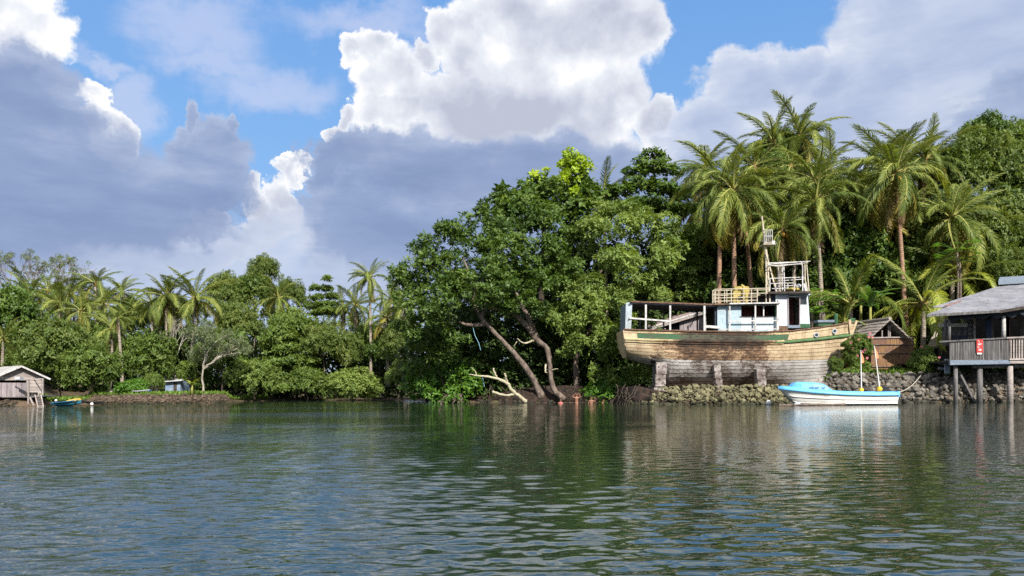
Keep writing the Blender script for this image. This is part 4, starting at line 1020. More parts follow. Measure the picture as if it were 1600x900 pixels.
# ---- palms round the wreck
near_palms = [
 (1178, 262, 1180, 500, 61, 'bushy palm behind the middle of the trio', 20, .9, 'palm_bark_grey', 0, None),
 (1295, 270, 1292, 500, 63, 'palm leaning over the skyline gap right of the highest crown', 16, .85, 'palm_bark_grey', 0, None),
 (1350, 290, 1355, 500, 61, 'ragged palm at the left shoulder of the big round-crowned palm', 18, .9, 'palm_bark_grey', 2, None),
 (1240, 330, 1242, 500, 58, 'palm filling the space between the mast and the slender grey trunk', 20, .85, 'palm_bark_grey', 4, None),
 (1425, 330, 1424, 500, 60, 'palm under the right side of the big round-crowned palm', 18, .85, 'palm_bark_grey', 3, None),
 (1525, 370, 1528, 500, 60, 'palm in front of the large olive tree at right', 18, .9, 'palm_bark_grey', 0, None),
 (1127, 296, 1123, 500, 55.5, 'left palm of the trio behind the wreck railing, brown straight trunk', 26, 1.0, 'palm_bark_brown', 0, (1112, 365)),
 (1146, 300, 1147, 500, 55, 'middle palm of the trio behind the wreck railing, hanging golden fronds', 24, 1.0, 'palm_bark_brown', 0, (1137, 390)),
 (1160, 318, 1177, 500, 57, 'right palm of the trio behind the wreck railing, trunk leaning left', 20, .9, 'palm_bark_brown', 0, None),
 (1207, 224, 1212, 500, 66, 'tall back palm left of the highest crown', 22, 1.0, 'palm_bark_grey', 0, None),
 (1250, 216, 1246, 500, 66, 'highest palm crown of all, above the wheelhouse', 22, 1.0, 'palm_bark_grey', 0, None),
 (1272, 284, 1270, 500, 60, 'palm with spiky upright fronds just below the highest crown', 26, 1.0, 'palm_bark_grey', 0, None),
 (1274, 318, 1285, 505, 55, 'palm with slender grey trunk right of the wheelhouse', 24, .95, 'palm_bark_grey', 3, (1282, 380)),
 (1222, 362, 1216, 500, 53.5, 'short palm with orange coconuts right behind the mast', 24, .9, 'palm_bark_grey', 9, None),
 (1399, 275, 1416, 510, 56, 'big palm with coconuts and full round crown above the thatched hut', 28, 1.1, 'palm_bark_brown', 7, (1405, 350)),
 (1374, 262, 1378, 500, 63, 'palm behind and left of the big round-crowned palm', 20, 1.0, 'palm_bark_grey', 0, None),
 (1446, 252, 1433, 500, 64, 'palm behind and right of the big round-crowned palm', 22, 1.0, 'palm_bark_brown', 0, None),
 (1440, 300, 1438, 500, 66, 'lower palm in the gap right of the big round-crowned palm', 18, .9, 'palm_bark_grey', 0, None),
 (1487, 345, 1490, 500, 57, 'palm with tall upright fronds left of the large olive tree', 26, 1.1, 'palm_bark_grey', 0, None),
 (1340, 330, 1338, 500, 66, 'palm in shade between the slender-trunk palm and the big round-crowned palm', 18, .95, 'palm_bark_grey', 0, None),
 (943, 306, 950, 600, 61, 'palm poking out of the wood beside the yellow-green vine', 16, .85, 'palm_bark_grey', 0, None),
 (1085, 330, 1095, 500, 64, 'dim palm at the left back of the trio', 16, .9, 'palm_bark_grey', 0, None),
 (1102, 262, 1108, 500, 62, 'palm with a lopsided crown rising behind the left one of the trio', 16, .8, 'palm_bark_grey', 0, None),
 (1236, 262, 1238, 500, 62, 'palm tucked below and between the two highest crowns', 20, .9, 'palm_bark_grey', 0, None),
 (1320, 300, 1322, 500, 64, 'thin ragged palm in the gap left of the big round-crowned palm', 14, .8, 'palm_bark_grey', 0, None),
 (1415, 240, 1420, 500, 65, 'palm peeping over the big round-crowned palm', 18, .9, 'palm_bark_grey', 0, None),
 (1190, 290, 1192, 500, 63, 'palm between the trio and the mast-side palms', 20, .95, 'palm_bark_grey', 0, None),
]
for (a, b, c, d, Y, lab, n, s_, tk, nuts, via) in near_palms:
    palm(a, b, c, d, Y, lab, n=n+6, s=s_*.95, trunk=tk, nuts=nuts, group='coconut palms behind the wrecked boat', r=0.19 if Y < 60 else 0.16, dead=3 if Y < 61 else 1, old=0.3 if 'golden' in lab or 'coconuts' in lab else 0.18, low=-1.05)
palm(1443, 478, 1444, 560, 53, 'young yellow-green palm with huge arching fronds between the hut and the stilt house', n=18, s=1.05, young=True, old=0.0, low=-0.25, r=0.2, name='young_palm')
palm(1500, 440, 1500, 520, 57, 'young palm with golden arching fronds behind the papaya and the tin roof', n=16, s=1.1, young=True, old=0.2, low=-0.4, r=0.2, name='young_palm')
palm(1330, 478, 1330, 530, 54, 'low dark palm with broad upright fronds behind the wreck bow', n=12, s=.95, old=0.0, low=0.1, r=0.18, name='young_palm')
palm(1318, 505, 1320, 535, 52.5, 'small sprouting palm right behind the bow rail of the wreck', n=9, s=.5, young=True, old=0.0, low=-0.2, r=0.08, name='young_palm')
palm(1660, 300, 1660, 500, 60, 'palm beyond the right edge of the view behind the stilt house', n=20, s=1.0)

right_trees = [
 ('olive0', 1492, 520, 222, 90, 66, 'olive tree filling the skyline left of the dark crown tuft', 'bark'),
 ('mid0', 1235, 510, 230, 60, 68, 'leafy crown between the two highest palms', 'bark'),
 ('mid1', 1395, 520, 320, 100, 66, 'leafy tree wall behind the big round-crowned palm', 'bark'),
 ('mid2', 1160, 510, 300, 90, 62, 'leafy tree filling the gap between the palm trio and the mast', 'bark_dark'),
 ('olive0', 1310, 520, 330, 90, 63, 'olive tree low in the gap between the slender-trunk palm and the big round crown', 'bark'),
 ('pale1', 1455, 530, 360, 90, 60, 'pale leafy tree among the right palms above the young palm', 'bark'),
 ('pale0', 1100, 540, 350, 70, 61, 'pale leafy tree at the left foot of the palm trio', 'bark'),
 ('dark0', 1215, 500, 205, 70, 68, 'olive round-headed tree between the tall palms above the mast', 'bark'),
 ('mid1', 1205, 500, 240, 62, 63, 'broad-leaved tree glimpsed behind the left trio of palms', 'bark'),
 ('olive1', 1530, 520, 205, 130, 64, 'tall olive tree at the right with sparse brownish leaves', 'bark'),
 ('olive0', 1500, 520, 300, 120, 60, 'olive-brown tree mass behind the upright-fronded palm', 'bark'),
 ('olive2', 1565, 520, 300, 130, 61, 'large yellowish olive tree behind the grey tin roof', 'bark'),
 ('dark1', 1535, 500, 180, 60, 66.5, 'dark tuft of tree crown on the skyline at right', 'bark_dark'),
 ('mid2', 1595, 510, 192, 95, 68, 'bright-topped green tree cut by the right edge of the view', 'bark'),
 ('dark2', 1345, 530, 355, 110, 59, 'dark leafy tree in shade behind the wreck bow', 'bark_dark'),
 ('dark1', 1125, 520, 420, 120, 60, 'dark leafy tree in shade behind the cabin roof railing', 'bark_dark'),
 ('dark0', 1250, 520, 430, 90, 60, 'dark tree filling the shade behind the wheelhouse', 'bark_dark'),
 ('mid0', 1405, 530, 395, 95, 60, 'shady tree behind the thatched hut', 'bark_dark'),
 ('olive1', 1570, 510, 380, 90, 57, 'low olive bush-tree above the ridge of the tin roof', 'bark'),
 ('mid1', 1680, 520, 250, 180, 62, 'tree beyond the right edge of the view', 'bark'),
]
for (k, px, b, t, w, Y, lab, bk) in right_trees:
    tree('broadleaf_tree', k, px, b, t, w, Y, lab, bark=bk, group='broadleaf trees behind the wrecked boat')

# ================================================================ the wrecked fishing boat
YC = 50.0
wreck = empty('wrecked_fishing_boat', P(1150, 606, YC), 'large derelict wooden fishing boat with peeling cream and green hull propped on the rocks', 'boat')
def cat(xs, pts):
    return float(np.interp(xs, [p[0] for p in pts], [p[1] for p in pts]))
SH = [(0, 515.5), (.08, 516.5), (.38, 519), (.6, 519.5), (.72, 518), (.85, 512), (1, 503.5)]
ZBL = [(0, 557), (.1, 560), (.3, 562.5), (.7, 563.5), (.9, 562), (1, 560)]
KL = [(0, 560), (.07, 568), (.13, 573), (.165, 585), (.20, 606), (.6, 604), (.85, 601), (1, 598)]
E_ = [(0, 1338), (.42, 1322), (.7, 1308), (1, 1291)]
def hb(u):
    if u < .45: return 2.1 - 0.5*((.45-u)/.45)**2
    return max(0.04, 2.1*(1-((u-.45)/.55)**2.4))
def hull_pt(u, w, side=-1, inset=0.0):
    """w: 0 sheer, 1 waterline, 2 keel"""
    ys, yb, yk = cat(u, SH), cat(u, ZBL), cat(u, KL)
    if w <= 1: y = ys + (yb-ys)*w
    else: y = yb + (yk-yb)*abs(math.sin((w-1)*math.pi/2))**1.15
    f_ = w/2 if yk-ys > 1 else 0
    fr = min(1.0, max(0.0, (y-ys)/max(1, (yk-ys))))
    pm = 4.0 if u < .6 else 4.0-2.6*min(1, (u-.6)/.35)
    g_ = max(0.0, 1-fr**pm)**(0.75 if u > .12 else 0.45)
    b = 0.07 + (hb(u)-0.07)*g_
    if u > .97: b = min(b, .05)
    endp = cat((y-ys)/max(1, 598-ys)*1.0, [(0, 1338), (.45, 1321), (.75, 1308), (1, 1291)])
    st = 975 + 5*min(1, w)
    px = st + u*(endp-st)
    Yn = YC + side*(b-inset)
    p = P(px, y, YC - b)          # seen from the front side
    p.x = p.x; p.y = Yn; return p
US = [i/44 for i in range(45)]
def hull_part():
    # inner shell, both sides
    V, Fc = [], []; WS = [0, .2, .4, .6, .8, 1, 1.15, 1.3, 1.45, 1.6, 1.8, 2]
    for side in (-1, 1):
        n0 = len(V)
        for u in US:
            for w in WS: V.append(hull_pt(u, w, side, 0.07))
        k = len(WS)
        for i in range(len(US)-1):
            for j in range(k-1):
                a = n0+i*k+j; Fc.append((a, a+k, a+k+1, a+1) if side < 0 else (a, a+1, a+k+1, a+k))
    mb = MB(); mb.v = [tuple(v) for v in V]; mb.f = Fc
    mb.build('inner_hull', 'dark_wood', wreck)
    V, Fc = [], []
    for u in US:
        for w in WS: V.append(hull_pt(u, w, 1))
    k = len(WS)
    for i in range(len(US)-1):
        for j in range(k-1): a = i*k+j; Fc.append((a, a+1, a+k+1, a+k))
    mb = MB(); mb.v = [tuple(v) for v in V]; mb.f = Fc; mb.build('far_side', 'hull_cream', wreck)
    # near side strakes, board by board
    rn = random.Random(31)
    rows = [0, .10, .30, .345, .42, .53, .65, .77, .89, 1.0, 1.08, 1.17, 1.26, 1.36, 1.47, 1.60, 1.78, 2.0]
    for r in range(len(rows)-1):
        w0, w1 = rows[r], rows[r+1]
        if r in (0, 1): cuts = [0, .055, .40, .715, 1.0]
        elif r == 2: cuts = [0, .35, .715, 1.0]
        else: cuts = [0] + sorted(rn.sample([.18, .3, .42, .55, .66, .8], 3)) + [1.0]
        for c in range(len(cuts)-1):
            u0, u1 = cuts[c], cuts[c+1]
            if r in (0, 1) and 1 <= c <= 2: mt = 'hull_green' if r == 1 else 'hull_rail'
            elif r == 2: mt = 'hull_rail' if c < 2 else 'hull_greenrail'
            elif w0 < .3: mt = 'hull_cream'
            elif w1 <= 1.0: mt = 'hull_cream'
            else: mt = 'hull_white'
            n = max(2, int((u1-u0)*44)); ou, inn = [], []
            pr = rn.uniform(-.008, .012)
            for i in range(n+1):
                u = u0 + (u1-u0)*i/n
                for w, l in ((w0+.006, 0), (w1-.006, 1)):
                    p = hull_pt(u, w); p.y -= pr
                    ou.append(p); inn.append(p + Vector((0, .05, .0)))
            mb = MB(); mb.v = [tuple(v) for v in ou+inn]; k = len(ou)
            for i in range(n):
                a = 2*i; mb.f += [(a, a+1, a+3, a+2), (a, a+2, k+a+2, k+a), (a+1, k+a+1, k+a+3, a+3)]
            mb.f += [(0, k, k+1, 1), (2*n, 2*n+1, k+2*n+1, k+2*n)]
            mb.build('plank', mt, wreck)
hull_part()
def along(w, u0, u1, dy, rx, name, mat, n=30, dz=0.0, k=6, jit=0.0):
    rn = random.Random(int(u0*100+w*50)); pts = []
    for i in range(n+1):
        u = u0+(u1-u0)*i/n; p = hull_pt(u, w); pts.append(p + Vector((0, -dy, dz + rn.uniform(-jit, jit))))
    return MB().tube(pts, rx, k).build(name, mat, wreck)
along(0.0, 0.0, 1.0, 0.03, 0.05, 'cap_rail', 'rusty_deck', 44, 0.03, 5, .015)
along(0.335, 0.0, .70, 0.05, 0.075, 'rubbing_strake', 'hull_rail', 34, 0, 6, .012)
along(0.42, 0.0, .70, 0.03, 0.05, 'rubbing_strake', 'hull_rail', 34, 0, 6, .012)
along(0.36, .66, 1.0, 0.05, 0.075, 'rubbing_strake', 'hull_greenrail', 16, 0, 6)
# transom, stem, keel, rudder post, portholes, deck
tp = [hull_pt(0, w, -1) for w in (0, .3, .6, 1, 1.5, 2)] + [hull_pt(0, w, 1) for w in (2, 1.5, 1, .6, .3, 0)]
MB().prism(tp, (-.06, 0, 0)).build('transom', 'hull_cream', wreck)
MB().tube([hull_pt(1, w) for w in (-.04, .3, .6, 1, 1.3, 1.6, 2)], .10, 6).build('stem_post', 'hull_cream', wreck)
MB().beam(hull_pt(.97, -.10), hull_pt(1.0, .4) + Vector((.05, 0, 0)), .16, .12).build('stem_head', 'orange_rust' if 'orange_rust' in MAT else 'hull_cream', wreck)
ka, kb = P(1036, 611, YC), P(1290, 603, YC)
MB().beam(ka, kb, .22, .34).build('keel', 'dark_wood', wreck)
MB().beam(P(1046, 606, YC-.1), P(1100, 606, YC-.1), .3, .45).build('keel_block', 'stone_brown', wreck)
MB().beam(P(1027, 574, YC), P(1024, 612, YC), .10, .45).build('rudder', 'hull_white', wreck)
for (px, py) in ((1275.5, 523.5), (1304, 517.5)):
    c = P(px, py, 0.1)
    u = (px-977)/(1338-977); h0 = hull_pt(u, .16); c = P(px, py, h0.y - .03)
    mb = MB(); ring = [c + Vector((math.cos(a*math.pi/8)*.13, -.01, math.sin(a*math.pi/8)*.13)) for a in range(17)]
    o = mb.tube(ring, .035, 6, caps=False).build('porthole', 'grey_plastic', wreck)
    MB().prism([c + Vector((math.cos(a*math.pi/6)*.12, 0, math.sin(a*math.pi/6)*.12)) for a in range(12)], (0, .03, 0)).build('glass', 'glass_dark', o)
mb = MB()
dk = [hull_pt(u, .12, -1, .08) for u in US]; dk2 = [hull_pt(u, .12, 1, .08) for u in US]
for i in range(len(US)-1): mb.quad(dk[i], dk[i+1], dk2[i+1], dk2[i])
mb.build('deck', 'rusty_deck', wreck)
# foredeck fittings
bx = P(1306, 497, 50); MB().tube([P(1306, 508, 50), P(1306, 490, 50)], .13, 12).build('green_bollard', 'green_paint', wreck, smooth=False)
MB().beam(P(1331, 506, 50), P(1332, 497, 50), .34, .16).build('bow_bitt', 'green_paint', wreck)
MB().span(P(1279, 509, 49.9), P(1295, 504, 50.5)).build('deck_hatch', 'green_paint', wreck)
MB().span(P(1278, 503.6, 49.8), P(1296, 501.5, 50.6)).build('hatch_lid', 'blue_wood', wreck)

NY = 48.55      # plane of the near cabin side
def wbox(x0, y0, x1, y1, Y, th, name, mat, parent=wreck, sub=None):
    a, b = P(x0, y1, Y), P(x1, y0, Y); return MB().span((a.x, Y, a.z), (b.x, Y+th, b.z)).build(name, mat, parent)
def wbeam(x0, y0, x1, y1, Y, w, name, mat, parent=wreck, Y1=None):
    return MB().beam(P(x0, y0, Y), P(x1, y1, Y1 or Y), w).build(name, mat, parent)
# aft awning: roof, posts, rails
def slab(pts, th, name, mat, parent=wreck):
    return MB().prism(pts, (0, 0, -th)).build(name, mat, parent)
slab([P(985, 471.5, 48.3), P(1118, 476.5, 48.3), P(1118, 476.5, 48.3)+Vector((0, 3.5, 0)), P(985, 471.5, 48.3)+Vector((0, 3.3, 0))], .10, 'awning_roof', 'tarp')
MB().beam(P(985, 471, 48.27), P(1118, 476, 48.27), .06, .10).build('awning_edge', 'rusty_deck', wreck)
slab([P(1114, 474.5, 48.2), P(1219, 472.5, 48.2), P(1219, 472.5, 48.2)+Vector((0, 3.6, 0)), P(1114, 474.5, 48.2)+Vector((0, 3.6, 0))], .08, 'cabin_roof', 'rusty_deck')
wbeam(1140, 474.5, 1219, 473, 48.16, .08, 'roof_edge', 'rail_white')
wbox(985, 474, 1118, 481, 51.6, .05, 'awning_beam', 'tarp')
for (x, yb, Y, w, mt) in ((1009, 516, 48.4, .11, 'rail_white'), (1047, 518, 48.4, .11, 'rail_white'), (1100.5, 519, 48.35, .12, 'rail_white'), (1140, 519, 48.3, .09, 'rail_white'), (1180, 518, 48.3, .09, 'rail_white'), (1215, 516, 48.3, .12, 'rail_white'),
                          (1000, 514, 51.5, .09, 'blue_wood'), (1037, 516, 51.5, .09, 'blue_wood'), (1089.5, 518, 50.2, .09, 'dark_wood'), (1119, 518, 49.5, .1, 'dark_wood')):
    wbeam(x, 474, x, yb, Y, w, 'post', mt)
MB().prism([P(978, 473, 48.6), P(988, 472, 48.4), P(986, 515, 48.4), P(977, 515, 48.6)], (0, .06, 0)).build('stern_panel', 'cabin_white', wreck)
MB().prism([P(979, 473, 48.7), P(978, 515, 48.7), P(978, 515, 48.7)+Vector((0, 2.8, 0)), P(979, 473, 48.7)+Vector((0, 2.8, 0))], (.04, 0, 0)).build('stern_board', 'blue_wood', wreck)
MB().beam(P(983, 497, 48.42), P(1047, 502, 48.42), .16, .10).build('rail', 'rail_white', wreck)
MB().beam(P(979, 498, 51.5), P(1040, 503, 51.5), .14, .08).build('rail', 'blue_wood', wreck)
MB().beam(P(1102, 510, 48.4), P(1125, 511.5, 48.4), .05, .16).build('rail', 'rail_white', wreck)
MB().beam(P(1140, 501.5, 48.28), P(1214, 501, 48.28), .06, .07).build('rail', 'rail_white', wreck)
MB().beam(P(1125, 514.5, 48.3), P(1214, 514, 48.3), .05, .06).build('rail', 'rail_white', wreck)
for x in (1152, 1166, 1194):
    MB().beam(P(x, 474.5, 48.3), P(x, 474.5, 48.3)+Vector((0, .4, 0)), .05).build('roof_bracket', 'rail_white', wreck)
# middle cabin
wbox(1121, 477, 1158, 519, NY, .05, 'cabin_panel', 'cabin_blue')
wbox(1158, 494.5, 1214, 519, NY+.003, .05, 'cabin_panel', 'cabin_white')
wbox(1211, 477, 1214.5, 494.5, NY, .05, 'cabin_panel', 'green_paint')
wbox(1158, 476, 1212, 477.4, NY, .05, 'window_head', 'cabin_blue')
wbox(1156, 494, 1212, 495.5, NY-.04, .10, 'window_sill', 'dark_wood')
wbeam(1193, 477, 1193, 494, NY+.02, .07, 'window_post', 'rail_white')
wbox(1117, 477, 1122, 518, NY+.1, .3, 'cabin_corner', 'tarp')
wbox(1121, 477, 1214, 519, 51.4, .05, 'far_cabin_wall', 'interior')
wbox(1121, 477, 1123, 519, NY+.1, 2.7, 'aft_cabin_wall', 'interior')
wbox(1159, 480, 1176, 494, 50.6, .05, 'inside_board', 'red_board'); wbox(1182, 478, 1189, 494, 50.2, .05, 'inside_board', 'red_board'); wbox(1197, 478, 1204, 494, 50.4, .05, 'inside_board', 'red_board')
wbox(1125, 510, 1148, 518.5, NY-.03, .03, 'patch_board', 'cabin_blue'); wbox(1168, 515, 1200, 519, NY-.03, .03, 'patch_board', 'cabin_blue')
# wheelhouse
WY = 48.9
wbox(1212, 460, 1216, 472, WY, .05, 'wheelhouse_panel', 'cabin_white')
wbox(1214.5, 469.5, 1230.5, 510, WY, .05, 'wheelhouse_panel', 'cabin_white')
wbox(1216, 461.5, 1230.5, 469.5, WY+.01, .03, 'side_window', 'grey_plastic')
wbox(1212, 458.5, 1266, 461.5, WY-.01, .07, 'wheelhouse_beam', 'cabin_blue')
wbeam(1231, 461, 1232, 512, WY-.01, .07, 'door_frame', 'mauve_wood'); wbeam(1249.5, 461, 1249.5, 512, WY-.01, .06, 'door_frame', 'mauve_wood')
MB().beam(P(1231, 463.5, WY), P(1249, 463.5, WY), .06).build('door_frame', 'rail_white', wreck)
MB().prism([P(1250, 476, WY), P(1263.3, 476, WY), P(1265.3, 506, WY), P(1250, 506, WY)], (0, .05, 0)).build('wheelhouse_panel', 'cabin_white', wreck)
MB().prism([P(1250, 506, WY-.01), P(1265.3, 506, WY-.01), P(1266, 512, WY-.01), P(1250, 512.5, WY-.01)], (0, .06, 0)).build('kick_board', 'green_paint', wreck)
MB().prism([P(1260, 461, WY), P(1262.3, 461, WY), P(1263.3, 476, WY), P(1260.6, 476, WY)], (0, .05, 0)).build('window_frame', 'cabin_white', wreck)
wbox(1250.5, 461.5, 1260, 475.6, WY+.03, .015, 'window_glass', 'glass_dark')
MB().prism([P(1262.3, 461, WY+.05), P(1266, 512, WY+.05), P(1266, 512, WY+.05)+Vector((0, 2.4, 0)), P(1262.3, 461, WY+.05)+Vector((0, 2.4, 0))], (-.05, 0, 0)).build('wheelhouse_front', 'cabin_white', wreck)
wbox(1231, 508, 1250, 512.5, WY-.05, .25, 'door_step', 'blue_wood')
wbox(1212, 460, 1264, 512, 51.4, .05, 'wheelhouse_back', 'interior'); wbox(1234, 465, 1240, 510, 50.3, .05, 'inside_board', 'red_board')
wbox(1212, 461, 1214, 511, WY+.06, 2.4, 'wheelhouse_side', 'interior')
MB().span(P(1214.5, 516.5, 48.5), (P(1231, 509, 48.5).x, 49.2, P(1231, 509, 48.5).z)).build('rotten_sill', 'rusty_deck', wreck)
slab([P(1202, 455.5, 48.5), P(1267, 455, 48.5), P(1267, 455, 48.5)+Vector((.1, 3.2, 0)), P(1202, 455.5, 48.5)+Vector((0, 3.2, 0))], .13, 'wheelhouse_roof', 'dark_wood')
wbox(1202, 459, 1213, 474, 49.0, .05, 'roof_riser', 'tarp')
wbox(1202, 459, 1204, 474, 49.1, 2.2, 'roof_riser', 'tarp')
# railings on the cabin roof
def railing(posts, rails, Y, depth, mat='cream_metal', r=.028):
    for (x, yt, yb) in posts: MB().tube([P(x, yb, Y), P(x, yt, Y)], r*1.15, 6).build('rail_post', mat, wreck)
    for (x0, y0, x1, y1) in rails: MB().tube([P(x0, y0, Y), P(x1, y1, Y)], r, 6).build('rail', mat, wreck)
railing([(1113.5, 456, 474), (1118, 454, 474), (1123, 454, 474), (1135.5, 451, 473), (1142.5, 452, 473), (1162, 451, 473), (1183, 451, 473), (1174, 452, 473)],
        [(1113, 456, 1118, 452), (1118, 452, 1200, 450.5), (1113, 460, 1200, 458), (1113, 466, 1184, 464), (1113, 471, 1184, 469)], 48.6, 0)
railing([(1116, 455, 473), (1132, 454, 473), (1150, 454, 473), (1168, 454, 473), (1184, 454, 473)], [(1116, 454, 1200, 453), (1116, 462, 1200, 461)], 51.4, 0)
railing([], [(1113, 456, 1113.5, 456)], 48.6, 0)
for (y) in (453, 461, 468):
    MB().tube([P(1113.5, y+1.5, 48.6), P(1116, y, 51.4)], .026, 6).build('rail', 'cream_metal', wreck)
# yellow tank with hooked pipe
tk = MB(); tk.span(P(1146, 473.5, 49.3), (P(1169, 455, 49.3).x, 50.4, P(1169, 455, 49.3).z)).build('yellow_tank', 'tank_yellow', wreck)
MB().tube([P(1147, 456, 49.85), P(1168.5, 456, 49.85)], .36, 12).build('tank_top', 'tank_yellow', wreck, smooth=True)
wbox(1154, 462.5, 1160, 465, 49.25, .06, 'tank_slot', 'black_plastic'); wbox(1154, 467.5, 1160, 469, 49.25, .06, 'tank_slot', 'black_plastic')
MB().tube([P(1162, 473, 49.2), P(1162, 451, 49.2), P(1162, 448, 49.2), P(1159.5, 446, 49.2), P(1158, 445.5, 49.2)], [.13, .12, .09, .07, .07], 8).build('vent_pipe', 'coconut_rust' if 'coconut_rust' in MAT else 'tank_yellow', wreck, smooth=True)
# mast with crow's nest
MB().tube([P(1200, 462, 49.6), P(1197.5, 400, 49.6), P(1195, 383, 49.6), P(1193, 360, 49.6), P(1190.5, 338, 49.6)], [.10, .10, .09, .06, .05], 8).build('mast', 'cream_metal', wreck)
MB().beam(P(1197, 396, 49.5), P(1213, 456, 49.3), .08).build('mast_stay', 'cream_metal', wreck)
MB().beam(P(1197, 398, 49.6), P(1197, 474, 48.8), .06).build('mast_stay', 'cream_metal', wreck)
MB().beam(P(1199, 398, 49.6), P(1203, 474, 48.8), .07).build('mast_stay', 'cream_metal', wreck)
for i in range(7): MB().beam(P(1197, 405+i*10, 49.4), P(1202, 405+i*10, 49.4), .03).build('ladder_rung', 'cream_metal', wreck)
for (x) in (1195, 1197.5, 1200, 1203, 1206.6):
    for Y in (49.3, 50.0): MB().tube([P(x, 380, Y), P(x+.2, 359.5, Y)], .022, 5).build('nest_bar', 'rail_white', wreck)
for y in (359.5, 369, 379):
    for Y in (49.3, 50.0): MB().tube([P(1194, y, Y), P(1207, y, Y)], .025, 5).build('nest_bar', 'rail_white', wreck)
    for x in (1194, 1207): MB().tube([P(x, y, 49.3), P(x, y, 50)], .025, 5).build('nest_bar', 'rail_white', wreck)
MB().span(P(1193, 382, 49.2), (P(1212, 380.5, 49.2).x, 50.1, P(1212, 380.5, 49.2).z)).build('nest_floor', 'cream_metal', wreck)
MB().span(P(1207, 380.5, 49.5), (P(1211, 376, 49.5).x, 49.8, P(1211, 376, 49.5).z)).build('lamp', 'rail_white', wreck)
MB().beam(P(1192.5, 377, 49.6), P(1188, 375, 49.6), .04).build('mast_spreader', 'cream_metal', wreck)
# frame over the wheelhouse
for (x0, y0, x1, y1, Y, Y1) in ((1199, 413, 1252, 409, 48.8, 48.8), (1199, 413.5, 1214, 416, 48.8, 51), (1214, 416, 1262, 410.5, 51, 51), (1252, 409, 1266, 408, 48.8, 51), (1206, 415, 1256, 412, 49.8, 49.8), (1199, 411, 1262, 408.5, 49.6, 50)):
    wbeam(x0, y0, x1, y1, Y, .05, 'frame_bar', 'rail_white', Y1=Y1)
for (x0, y0, x1, y1, Y) in ((1254, 417, 1254, 455, 48.8), (1252, 409, 1254, 417, 48.8), (1260, 410, 1264, 455, 50.9), (1257.5, 413, 1258.5, 455, 49.8), (1216, 414, 1216, 454, 51), (1222, 414, 1222.5, 454, 50.6), (1224.5, 416, 1226, 455, 49.4), (1257, 433, 1262, 456, 49)):
    wbeam(x0, y0, x1, y1, Y, .06, 'frame_post', 'rail_white' if x0 < 1255 else 'cream_metal')
for (x0, y0, x1, y1, Y) in ((1203, 435, 1256, 433, 49), (1216, 439, 1256, 436, 50.8), (1203, 443, 1241, 442, 49), (1216, 447, 1256, 445.5, 50.8), (1206, 451, 1232, 450, 49), (1203, 454, 1203, 434, 49), (1231, 442, 1231, 454, 50), (1241, 442, 1241, 455, 49), (1241, 442, 1246, 449, 49), (1212, 443, 1212, 455, 49)):
    wbeam(x0, y0, x1, y1, Y, .045, 'frame_rail', 'rail_white')
MB().ball(P(1239, 452.5, 49.6), .38, 12, (1.15, .8, .36)).build('yellow_sack', 'tank_yellow', wreck, smooth=True)
MB().tube([P(1258, 455, 49.3), P(1257.5, 443, 49.3)], .12, 10).build('white_drum', 'white_plastic', wreck)
MB().ball(P(1248, 447, 49.6), .15, 8).build('float', 'grey_plastic', wreck, smooth=True)
# props under the hull
def prop(x0, x1, yt, yb, Y, lean, pieces, lab):
    r_ = empty('hull_prop', P((x0+x1)/2, yb, Y), lab, 'prop', None); n = pieces; rn = random.Random(x0)
    for i in range(n):
        ya = yt + (yb-yt)*i/n; yb_ = yt + (yb-yt)*(i+1)/n - .4; o = lean*i/n + rn.uniform(-1, 1)
        a = P(x0+o, yb_, Y); b = P(x1+o, ya, Y); MB().span((a.x, Y-.25, a.z), (b.x, Y+.35, b.z)).build('block', 'concrete', r_)
    return r_
p1 = prop(1024, 1040, 566, 604, 48.5, -2, 2, 'tall whitewashed pillar propping the stern of the wrecked boat')
MB().span(P(1022, 617, 48.1), (P(1050, 605.5, 48.1).x, 49, P(1050, 605.5, 48.1).z)).build('footing', 'concrete', p1)
MB().beam(P(1025, 568, 48.7), P(1019, 604, 48.7), .08).build('brace', 'grey_wood', p1); MB().beam(P(1021, 572, 48.9), P(1020, 603, 48.9), .08).build('brace', 'grey_wood', p1)
prop(1115, 1125, 571, 612, 48.0, 5, 4, 'narrow cracked whitewashed prop under the middle of the wrecked boat')
prop(1181, 1194, 577, 606, 47.9, 3, 2, 'short whitewashed prop under the forward part of the wrecked boat')

# ================================================================ shed behind the wreck
shed = empty('old_shed', P(1090, 555, 57.6), 'weathered plank shed with rusty pink tin roof seen through the wreck posts', 'shed')
mb_pts = [P(1062, 520, 57.6), P(1062, 500, 57.6), P(1125, 478, 57.6), P(1125, 520, 57.6)]
for i in range(9):
    x0 = 1062+i*7; x1 = x0+6.6
    yt0 = 501-(x0-1062)*.35; yt1 = 501-(x1-1062)*.35
    MB().prism([P(x0, 545, 57.6), P(x0, yt0, 57.6), P(x1, yt1, 57.6), P(x1, 545, 57.6)], (0, .05, 0)).build('wall_plank', 'mauve_wood', shed)
MB().prism([P(1035, 545, 57.9), P(1035, 512, 57.9), P(1062, 502, 57.9), P(1062, 545, 57.9)], (0, .05, 0)).build('wall', 'tarp', shed)
MB().prism([P(1003, 517, 57.2), P(1128, 478.5, 57.2), P(1128, 465, 61), P(1012, 503, 61)], (0, 0, -.05)).build('roof', 'tin_rose', shed)
MB().beam(P(1003, 518.5, 57.18), P(1128, 480.5, 57.18), .06, .16).build('barge_board', 'pale_wood', shed)
MB().beam(P(1010, 513, 57.15), P(1128, 477, 57.15), .05, .10).build('barge_board', 'rail_white', shed)
